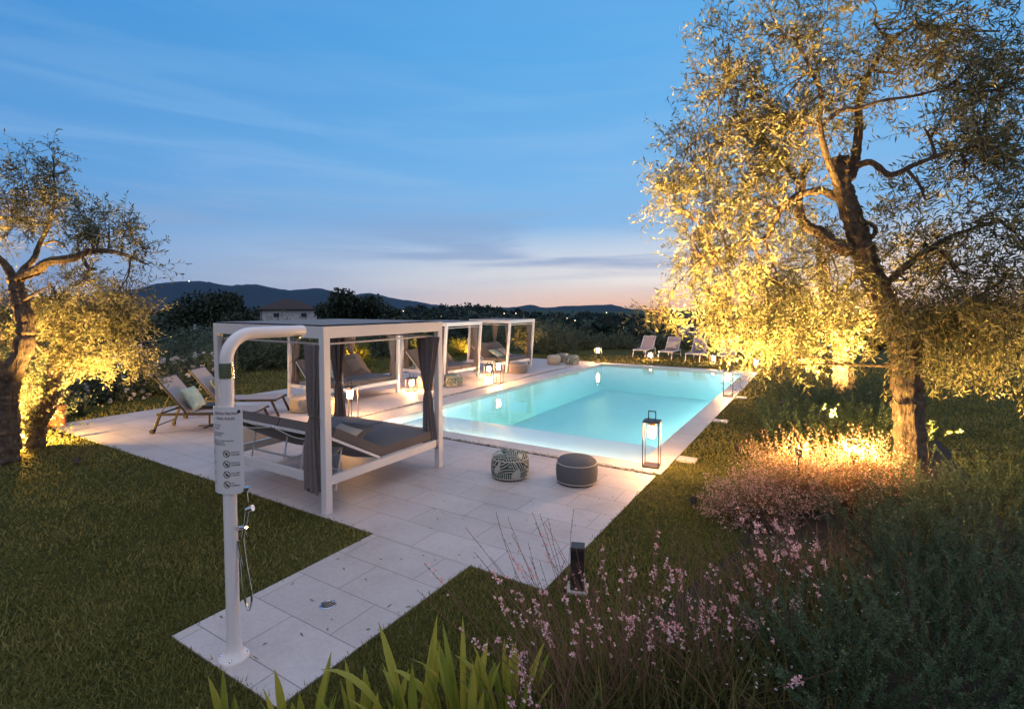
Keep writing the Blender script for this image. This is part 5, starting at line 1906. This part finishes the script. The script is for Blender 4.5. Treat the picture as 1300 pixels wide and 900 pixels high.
LEFT = (-0.32, -0.10, 0)
for px, py, Y, n_, L, ln, r, lf, lab in ((735, 965, 2.75, 46, (0.75, 1.22), (-0.42, -0.16, 0), 0.16, 420, 'pink gaura clump at the front whose tall stems lean over the path'),
                                         (800, 960, 2.9, 46, (0.6, 1.05), (-0.22, 0.0, 0), 0.2, 520, 'pink gaura clump in the middle of the front bed'),
                                         (890, 955, 3.0, 44, (0.5, 0.95), (-0.2, -0.05, 0), 0.22, 520, 'pink gaura clump right of the middle front one'),
                                         (980, 830, 3.7, 44, (0.5, 0.85), (-0.35, -0.1, 0), 0.24, 520, 'pink gaura clump between the lawn and the daisies'),
                                         (1040, 790, 4.0, 42, (0.45, 0.85), (-0.45, -0.1, 0), 0.25, 620, 'pink gaura clump with thick grassy leaves left of the rosemary'),
                                         (960, 900, 3.3, 30, (0.35, 0.6), (-0.2, 0, 0), 0.22, 380, 'short pink gaura clump among the daisies'),
                                         (690, 985, 2.65, 10, (0.4, 0.7), (-0.3, 0.2, 0), 0.12, 160, 'sparse pink gaura clump behind the strap leaves')):
    p = at(px, py, Y)
    p[2] = 0
    gaura(lab, p, n_, L, ln, r, lf)


# ---- small white daisies
def daisies(label, pos, r, n, h=(0.12, 0.3)):
    t_ = thing('daisy_plant', label, 'daisies', tuple(pos), 0, 'low daisy plants')
    P0 = np.stack([RNG.normal(0, r * 0.6, n), RNG.normal(0, r * 0.6, n), np.zeros(n)], 1)
    D0 = norm(np.array([0, 0, 1.0]) + RNG.normal(0, 0.35, (n, 3)))
    paths = twig_paths(P0, D0, RNG.uniform(h[0], h[1], n), 5, 0.0, 0.08)
    V, Fq = thin_tubes(paths, 0.0016, 0.0009)
    mesh_np('stems', V, Fq, M['stem_g'], t_)
    V, Fq, rn = leaves_on(paths, 9, 0.03, 0.006, spread=0.9)
    mesh_np('foliage', V, Fq, M['gaura_leaf'], t_, rnd=rn)
    f = np.arange(n)[RNG.random(n) < 0.28]
    C = paths[f, -1]
    np_ = 10
    ax = norm(np.array([0, 0, 1.0]) + RNG.normal(0, 0.45, (len(f), 3)))
    e1 = norm(np.cross(ax, rand_unit(len(f))))
    e2 = np.cross(ax, e1)
    an = np.linspace(0, 2 * PI, np_, endpoint=False)
    D = (e1[:, None] * np.cos(an)[None, :, None] + e2[:, None] * np.sin(an)[None, :, None]).reshape(-1, 3)
    V, Fq = leaf_quads(np.repeat(C, np_, 0), D, np.repeat(ax, np_, 0), 0.0095, 0.005, 0.6)
    mesh_np('flowers', V, Fq, M['white_petal'], t_, rnd=RNG.random(len(Fq)))


for px, py, Y, r, n_, lab in ((1030, 900, 3.2, 0.32, 330, 'white daisies at the bottom of the bed, left of the rosemary'), (1060, 820, 3.7, 0.32, 330, 'white daisies beside the gaura with grassy leaves'),
                              (930, 900, 3.2, 0.3, 260, 'white daisies scattered among the short gaura'), (830, 900, 3.2, 0.3, 240, 'white daisies under the front gaura clumps'), (985, 740, 4.5, 0.3, 240, 'daisies below the rosy flowering bushes')):
    p = at(px, py, Y)
    p[2] = 0
    daisies(lab, p, r, n_)

# bed soil under the planting on the right
bp = [(-1.05, 1.2), (-1.2, 2.6), (-1.02, 3.6), (-0.62, 5.2), (-0.45, 7.5), (-0.55, 9.6), (-0.3, 12), (0.1, 14.2), (1.5, 14.4), (1.8, 10.5), (1.7, 7.5), (2.0, 5.0), (1.7, 1.4)]
b = MB()
b.add([(x, y, 0.006) for x, y in bp], [tuple(range(len(bp)))[::-1]])
setp(b.build('soil', M['soil']), kind='structure')


def in_poly(px_, py_, poly):
    ins = np.zeros(len(px_), bool)
    j = len(poly) - 1
    for i in range(len(poly)):
        xi, yi = poly[i]
        xj, yj = poly[j]
        c_ = ((yi > py_) != (yj > py_)) & (px_ < (xj - xi) * (py_ - yi) / (yj - yi + 1e-12) + xi)
        ins ^= c_
        j = i
    return ins


# ---- grass blades on the lawn, thinning with distance
n = 470000
rr = np.exp(RNG.uniform(math.log(1.5), math.log(24), n))
aa = RNG.uniform(math.radians(-100), math.radians(48), n)
gx, gy = rr * np.sin(aa), rr * np.cos(aa)
eg = RNG.random(n) ** 3 * 0.045
out_ = (gx > -12.62 + eg) & (gx < -1.85 - eg) & (gy > 3.53 + eg) & (gy < 19.4)
out_ |= (gx > -3.81 + eg) & (gx < -2.59 - eg) & (gy > 1.67 + eg) & (gy < 3.6)
out_ |= (gx > -1.9) & (gx < -1.8) & (gy > 6.8) & (gy < 19.4)
out_ |= in_poly(gx, gy, bp)
keep = ~out_
gx, gy, rr = gx[keep], gy[keep], rr[keep]
n = len(gx)
wear = np.clip(np.sin(gx * 0.9 + 1.7 * np.sin(gy * 0.6)) * np.cos(gy * 1.1 + np.sin(gx * 0.5)) * 1.4, 0, 1)
patch = 0.5 + 0.5 * np.sin(gx * 2.1 + np.sin(gy * 1.7) * 2) * np.cos(gy * 2.6 + np.sin(gx * 1.3))
hgt = RNG.uniform(0.022, 0.058, n) * (0.7 + 0.5 * patch) * np.clip(rr / 9, 1, 1.5)
wd = 0.0042 * np.clip(rr / 3.2, 1, 6)
D = norm(np.stack([RNG.normal(0, 0.55, n), RNG.normal(0, 0.55, n), np.ones(n)], 1))
P = np.stack([gx, gy, np.zeros(n)], 1)
sd = norm(np.stack([RNG.normal(size=n), RNG.normal(size=n), np.zeros(n)], 1)) * wd[:, None]
Vg = np.stack([P + sd, P - sd, P + D * hgt[:, None]], 1).reshape(-1, 3)
Fg = np.arange(n * 3).reshape(-1, 3)
rg = np.clip(0.25 + 0.5 * patch * RNG.random(n) + 0.35 * (RNG.random(n) < 0.18) + 0.4 * wear * RNG.random(n), 0, 1)
setp(mesh_np('grass', Vg, Fg, M['grass'], rnd=rg), 'short mown lawn grass around the deck and along the pool', 'grass', kind='stuff')

# ================================================================== BEYOND THE GARDEN
def dark_tree(label, px, ytop, ybase, Y, wpx, n=1500, cl=0.5, group='dark trees beyond the garden', name='broadleaf_tree', lobes=5):
    base = at(px, 388.5, Y)
    base[2] = float(terrain_z(base[0], base[1]))
    top = CAM_H + (388.5 - ytop) * Y / F_PX
    h = top - base[2]
    r = wpx * Y / F_PX / 2
    t_ = thing(name, label, 'tree', tuple(base), 0, group)
    b = MB()
    b.tube(spline([(0, 0, -0.3), (0.1 * r, 0, h * 0.3), (0, 0.08 * r, h * 0.75)], 5), np.linspace(0.06 * h ** 0.7, 0.02, 11), 8)
    Vs = []
    cz = CAM_H + (388.5 - ybase) * Y / F_PX - base[2]
    cz = max(cz, h * 0.12)
    lob = [(RNG.normal(0, 0.42) * r, RNG.normal(0, 0.42) * r, cz + (h - cz) * RNG.uniform(0.25, 0.75), RNG.uniform(0.45, 0.7)) for _ in range(lobes)] + [(0, 0, cz + (h - cz) * 0.55, 0.85)]
    for lx, ly, lz, s in lob:
        b.tube([(0, 0, h * 0.35), (lx * 0.6, ly * 0.6, lz * 0.85), (lx, ly, lz)], [0.02 * h, 0.012 * h, 0.004 * h], 5)
        k = n // (lobes + 1)
        u = rand_unit(k) * RNG.random((k, 1)) ** 0.4
        P = np.array([lx, ly, lz]) + u * np.array([r * s, r * s, (h - cz) * 0.5 * s])
        P[:, 2] = np.minimum(P[:, 2], h)
        V, Fq = leaf_quads(P, rand_unit(k), rand_unit(k), RNG.uniform(0.5, 1.2, k) * cl, RNG.uniform(0.4, 0.8, k) * cl, 0.5)
        rn = np.full(k, RNG.random() * 0.6) + RNG.random(k) * 0.4
        Vs.append((V, Fq, rn))
    b.build('trunk', M['bark_dark'], t_, smooth=True)
    V, Fq, rn = join(Vs)
    mesh_np('crown', V, Fq, M['dark_tree'], t_, rnd=rn)


for a in (('broad dark tree left of the utility pole wires, tallest beside the house', 255, 367, 425, 62, 80, 4200), ('dark tree with a rounded top just left of the house', 284, 371, 415, 66, 46, 2600),
          ('low dark tree touching the left side of the house', 304, 392, 425, 58, 40, 1900), ('low dark tree behind the white roses', 205, 410, 440, 50, 60, 1300), ('low dark tree at the foot of the hills on the left', 180, 405, 440, 60, 50, 1100),
          ('tall dark tree right of the house', 438, 365, 415, 66, 50, 3200), ('dark tree with a ragged crown right of the tall one', 464, 374, 415, 70, 44, 2400), ('low dark tree right of the ragged one', 490, 384, 420, 74, 44, 1800), ('dark tree close to the right wall of the house', 415, 385, 415, 78, 34, 1000),
          ('low dark tree above the third daybed roof', 520, 398, 430, 60, 60, 1100), ('low dark tree above the farthest daybed', 600, 405, 440, 60, 80, 1100), ('low dark tree in the valley left of the far shrub', 660, 412, 440, 70, 60, 900),
          ('low dark tree in the valley behind the far poufs', 715, 425, 445, 60, 50, 800), ('low dark tree in the valley behind the far lantern', 765, 428, 446, 60, 50, 800), ('low dark tree right of the distant white house', 925, 404, 432, 120, 60, 900),
          ('dark tree in the gap right of the large olive trunk', 1200, 395, 500, 30, 160, 1800), ('dark tree at the right edge behind the weeping leaves', 1300, 400, 500, 32, 140, 1500), ('dark tree between the two olive trunks', 1110, 400, 480, 34, 100, 1400)):
    dark_tree(*a)

# far wooded hillside: one mass
Vs = []
nt = 2400
cnt = 0
while cnt < nt:
    c_ = RNG.uniform(-200, 1500)
    Y = math.exp(RNG.uniform(math.log(150), math.log(760)))
    x = (c_ - 650) / F_PX
    wx = math.cos(YAW) * x * Y - math.sin(YAW) * Y
    wy = math.sin(YAW) * x * Y + math.cos(YAW) * Y
    if math.sin(wx * 0.013 + 2) * math.cos(wy * 0.011) < -0.12 and Y < 520:
        continue
    z = float(terrain_z(wx, wy))
    s = RNG.uniform(3.5, 7.5)
    k = 46
    u = rand_unit(k)
    P = np.array([wx, wy, z + s * 0.55]) + u * np.array([s * 0.75, s * 0.75, s * 0.6]) * RNG.uniform(0.7, 1.05, (k, 1))
    V, Fq = leaf_quads(P, norm(rand_unit(k) + u * 0.2), rand_unit(k), s * RNG.uniform(0.3, 0.7, k), s * 0.45, 0.5)
    Vs.append((V, Fq, np.clip(RNG.random() * 0.8 + RNG.random(k) * 0.2, 0, 1)))
    cnt += 1
V, Fq, rn = join(Vs)
setp(mesh_np('woodland', V, Fq, M['dark_tree'], rnd=rn), 'dark far off woodland covering the hills across the valley', 'woodland', kind='stuff')

# ---- farmhouse behind the daybeds
M['wall_pale'] = mat('pale_house_render', (0.52, 0.53, 0.56), 0.9, 0.1, 1.2)
M['roof_dark'] = mat('terracotta_roof', (0.04, 0.026, 0.024), 0.9, 0.25, 3)
M['pane'] = mat('dark_window', (0.02, 0.025, 0.035), 0.3)


def house(label, px, Y, w_, dpt, eave, ridge_, rz, wins, name='farmhouse', chimney=False):
    p = at(px, 388.5, Y)
    zb_ = float(terrain_z(p[0], p[1])) - 0.3
    t_ = thing(name, label, 'house', (p[0], p[1], zb_), rz)
    he, hr = eave - zb_, ridge_ - zb_
    b = MB()
    b.box(-w_ / 2, w_ / 2, -dpt / 2, dpt / 2, 0, he)
    b.build('walls', M['wall_pale'], t_)
    e = 0.6
    b = MB()
    X, Yy = w_ / 2 + e, dpt / 2 + e
    rl = max(0.3, (w_ - dpt) / 2 + 0.6)
    vs = [(-X, -Yy, he - 0.12), (X, -Yy, he - 0.12), (X, Yy, he - 0.12), (-X, Yy, he - 0.12), (-X, -Yy, he + 0.06), (X, -Yy, he + 0.06), (X, Yy, he + 0.06), (-X, Yy, he + 0.06), (-rl, 0, hr), (rl, 0, hr)]
    b.add(vs, [(3, 2, 1, 0), (0, 1, 5, 4), (1, 2, 6, 5), (2, 3, 7, 6), (3, 0, 4, 7), (4, 5, 9, 8), (6, 7, 8, 9), (5, 6, 9), (7, 4, 8)])
    b.build('roof', M['roof_dark'], t_)
    for face, u, z, ww, hh in wins:
        b = MB()
        zz = he + z
        if face == 0:
            b.box(u - ww / 2 - 0.1, u + ww / 2 + 0.1, -dpt / 2 - 0.06, -dpt / 2 - 0.003, zz - hh / 2 - 0.1, zz + hh / 2 + 0.1)
        else:
            b.box(-w_ / 2 - 0.06, -w_ / 2 - 0.003, u - ww / 2 - 0.1, u + ww / 2 + 0.1, zz - hh / 2 - 0.1, zz + hh / 2 + 0.1)
        f_ = b.build('window', M['wall_pale'], t_)
        b = MB()
        if face == 0:
            b.box(u - ww / 2, u + ww / 2, -dpt / 2 - 0.09, -dpt / 2 - 0.063, zz - hh / 2, zz + hh / 2)
        else:
            b.box(-w_ / 2 - 0.09, -w_ / 2 - 0.063, u - ww / 2, u + ww / 2, zz - hh / 2, zz + hh / 2)
        b.build('pane', M['pane'], f_)
    b = MB()
    b.tube([(-w_ / 2 + 0.15, -dpt / 2 - 0.08, 0), (-w_ / 2 + 0.15, -dpt / 2 - 0.08, he - 0.1)], 0.06, 6)
    b.build('downpipe', M['bark_dark'], t_)
    return t_


house('pale two storey farmhouse with a dark hipped roof behind the daybeds', 366, 92, 9.0, 8.0, 1.7, 3.5, YAW + math.radians(24.5 - 31.5 + 32), [(0, -2.0, -1.0, 0.9, 0.7), (0, 2.4, -1.0, 0.9, 0.7), (0, -2.0, -2.9, 0.9, 0.9), (0, 2.4, -2.9, 0.9, 0.9), (1, -1.5, -1.0, 0.8, 0.7), (1, 1.8, -1.0, 0.8, 0.7)])
house('small pale house far across the valley, seen left of the large olive', 886, 210, 14, 9, -5.8, -3.2, YAW - 0.2, [(0, -3, -1.6, 1.6, 1.6), (0, 3, -1.6, 1.6, 1.6)], 'distant_house')

# ---- utility pole and its two wires
p = at(247.5, 412, 52)
zb_ = float(terrain_z(p[0], p[1]))
up = thing('utility_pole', 'grey utility pole with drooping wires beyond the white roses', 'utility pole', (p[0], p[1], zb_))
h = p[2] - zb_
b = MB()
b.tube([(0, 0, 0), (0, 0, h)], [0.17, 0.12], 10)
b.build('post', mat('pole_concrete', (0.42, 0.42, 0.44), 0.8, 0.1, 2), up, smooth=True)
b = MB()
b.bar((-0.3, 0, h - 0.15), (0.3, 0, h - 0.15), 0.08)
b.build('crossarm', M['bark_dark'], up)
for k, (pa, pb) in enumerate((((150, 432, 40), (410, 428, 75)), ((150, 436, 40), (410, 432, 75)))):
    A, B = at(*pa), at(*pb)
    c0 = np.array([0, 0, h - 0.1 - 0.25 * k])
    o_ = np.array([p[0], p[1], zb_])
    for E_ in (A, B):
        e_ = E_ - o_
        pts = [c0 * (1 - s) + e_ * s - np.array([0, 0, 1.1 * 4 * s * (1 - s) * (0.6 + 0.3 * k)]) for s in np.linspace(0, 1, 15)]
        bb = MB()
        bb.tube(pts, 0.022, 5)
        bb.build('wire', mat('wire_grey', (0.35, 0.37, 0.40), 0.6), up, smooth=True)

# ---- wire fence line behind the far loungers
fe = thing('wire_fence', 'thin wire fence line beyond the far pale loungers', 'fence', tuple(at(780, 445, 31)))
b = MB()
A, B = at(780, 445, 31), at(975, 448, 31)
for k in range(7):
    q = A + (B - A) * k / 6 - A
    b.tube([(q[0], q[1], -0.9), (q[0], q[1], 1.25)], 0.03, 6)
b.build('posts', M['bark_dark'], fe, smooth=True)
b = MB()
for z in (0.5, 0.85, 1.2):
    b.tube([(0, 0, z), (B[0] - A[0], B[1] - A[1], z)], 0.008, 4)
b.build('wires', M['dark_metal'], fe)

# ---- lights of the town across the valley and on the mountain
b = MB()
b2_ = MB()
for _ in range(90):
    c_ = RNG.normal(876, 22)
    Y = RNG.uniform(1500, 3000)
    q = at(c_, RNG.normal(411, 2.6), Y)
    s = RNG.uniform(0.5, 1.5) * Y / 1000
    (b if RNG.random() < 0.7 else b2_).lathe([(0, -s), (s, 0), (0, s)], 6, tuple(q))
for px_, py_ in ((655, 398), (752, 436), (735, 438), (790, 434), (660, 440), (720, 404), (730, 407), (770, 397), (815, 436), (640, 398), (512, 395), (700, 432), (560, 402)):
    q = at(px_, py_, 160 if py_ > 420 else 520)
    s = 0.16 if py_ > 420 else 0.5
    b.lathe([(0, -s), (s, 0), (0, s)], 6, tuple(q))
for _ in range(16):
    q = at(RNG.uniform(176, 232), RNG.uniform(392, 412), 3200)
    s = 2.0 * RNG.uniform(0.5, 1.2)
    b2_.lathe([(0, -s), (s, 0), (0, s)], 6, tuple(q))
for px_ in (240,):
    q = at(px_, 357, 5000)
    b2_.lathe([(0, -5), (5, 0), (0, 5)], 6, tuple(q))
setp(b.build('town_lights', M['town_light']), 'warm lights of a town and farms scattered across the dark valley', 'town lights', kind='stuff')
setp(b2_.build('village_lights', M['town_white']), 'white lights of villages on the mountain slope and in the valley', 'village lights', kind='stuff')


# ================================================================== GARDEN SPOTLIGHTS
def garden_spot(label, pos, aim, power, cone=95, color=(1.0, 0.53, 0.13), blend=0.7, kind='SPOT'):
    t_ = thing('garden_spotlight', label, 'spotlight', tuple(pos), 0, 'ground spotlights in the planting')
    d_ = (Vector(aim) - Vector(pos)).normalized()
    q = Vector((0, 0, 1)).rotation_difference(d_)
    Mx = Matrix.Translation((0, 0, 0.10)) @ q.to_matrix().to_4x4()
    b = MB()
    b.lathe([(0.0, -0.07), (0.03, -0.065), (0.038, -0.02), (0.042, 0.02), (0.036, 0.02), (0.034, 0.0), (0.0, -0.002)], 14, (0, 0, 0), Mx)
    b.build('housing', M['dark_metal'], t_, smooth=True)
    b = MB()
    b.tube([(0, 0, -pos[2] - 0.05), (0, 0, 0.06)], 0.01, 8)
    b.build('spike', M['dark_metal'], t_, smooth=True)
    l = Vector((0, 0, 0.10)) + d_ * 0.05
    o = lamp('spot_lamp', kind, tuple(l), power, color, 0.03, tuple(l + d_), cone, blend, t_)
    return t_


def gp(px, py, Y, z=0.0):
    p = at(px, py, Y)
    p[2] = z
    return p


SP = 10.0
garden_spot('ground spotlight in the gold flowering bush left of the large olive trunk', gp(1082, 640, 6.2, 0.40), at(1040, 330, 7.0), 40 * SP, kind='POINT')
garden_spot('second ground spotlight inside the rosy flowering bush nearer the lawn', gp(1012, 660, 5.95, 0.50), at(1000, 330, 7.0), 9 * SP, kind='POINT')
garden_spot('ground spotlight behind the gold bush aimed up into the large olive', gp(1060, 590, 7.9, 0.35), at(1010, 170, 6.9), 1300 * SP, 70)
garden_spot('ground spotlight on the lawn side of the bed aimed into the left of the olive', gp(935, 585, 7.8, 0.05), at(920, 210, 7.2), 900 * SP, 62)
garden_spot('added fill spotlight among the low flowers at the near grass edge, aimed at the crown', gp(880, 668, 5.8, 0.0), at(905, 185, 7.2), 1600 * SP, 47)  # extra lamp, added to brighten the front of the crown
garden_spot('ground spotlight in the bed below the lowest olive leaves', gp(990, 565, 9.0, 0.5), at(960, 330, 7.4), 130 * SP, 85)
garden_spot('ground spotlight at the foot of the glaring olive trunk', gp(1035, 515, 12.1, 0.2), at(1060, 400, 13), 520 * SP, 130)
garden_spot('ground spotlight behind the large trunk under the weeping branches', gp(1215, 590, 7.6, 0.02), at(1235, 380, 6.4), 240 * SP, 130)
garden_spot('ground spotlight between the two left olive trunks', gp(27, 556, 8.3, 0.06), at(75, 420, 8.2), 55 * SP, kind='POINT')
garden_spot('ground spotlight behind the curved left olive trunk', gp(78, 550, 8.7), at(112, 392, 8.1), 380 * SP, 90)
garden_spot('ground spotlight on the lawn in front of the curved left olive', gp(98, 585, 7.3), at(112, 395, 8.1), 260 * SP, 66)
garden_spot('ground spotlight left of the dark crooked olive', gp(-14, 575, 7.9), at(38, 265, 7.5), 1000 * SP, 80)
for px, py, Y, pw, lab in ((282, 484, 15.6, 50, 'ground spotlight under the yellow shrub left of the shower'), (445, 467, 19, 60, 'ground spotlight under the yellow shrubs behind the second daybed'), (545, 457, 21.5, 70, 'ground spotlight under the brightest yellow shrub'),
                           (592, 451, 24, 45, 'ground spotlight under the low yellow shrubs'), (672, 458, 20.3, 40, 'ground spotlight under the small standard olive')):
    p = gp(px, py, Y)
    q = p + (p * -0.03)
    q[2] = 0
    garden_spot(lab, q, (p[0] * 1.01, p[1] * 1.01, 1.4), pw * SP, 130)

# ---- a few dry leaves blown onto the paving
n = 90
P = np.stack([RNG.uniform(-4.6, -1.95, n), RNG.uniform(1.75, 6.6, n), np.full(n, DZ + 0.004)], 1)
P = P[~((P[:, 1] < 3.5) & ((P[:, 0] < -3.75) | (P[:, 0] > -2.65)))]
D = norm(np.stack([RNG.normal(size=len(P)), RNG.normal(size=len(P)), RNG.normal(0, 0.08, len(P))], 1))
V, Fq = leaf_quads(P, D, np.tile([0, 0, 1.0], (len(P), 1)), RNG.uniform(0.025, 0.06, len(P)), 0.012)
setp(mesh_np('fallen_leaves', V, Fq, M['olive'], rnd=RNG.random(len(Fq))), 'dry olive leaves scattered on the paving', 'fallen leaves', kind='stuff')

# ================================================================== AIR
HAZE = 2.2e-5
if HAZE:
    m = bpy.data.materials.new('air')
    m.use_nodes = True
    t = m.node_tree
    t.nodes.clear()
    o_ = N(t, 'ShaderNodeOutputMaterial')
    v_ = N(t, 'ShaderNodeVolumePrincipled')
    v_.inputs['Color'].default_value = (0.10, 0.48, 1.0, 1)
    v_.inputs['Density'].default_value = HAZE
    v_.inputs['Anisotropy'].default_value = 0.2
    t.links.new(v_.outputs[0], o_.inputs['Volume'])
    b = MB()
    b.box(-9600, 9600, -9600, 9600, -260, 330)
    setp(b.build('haze', m), 'thin evening haze in the valley air', 'haze', kind='stuff')
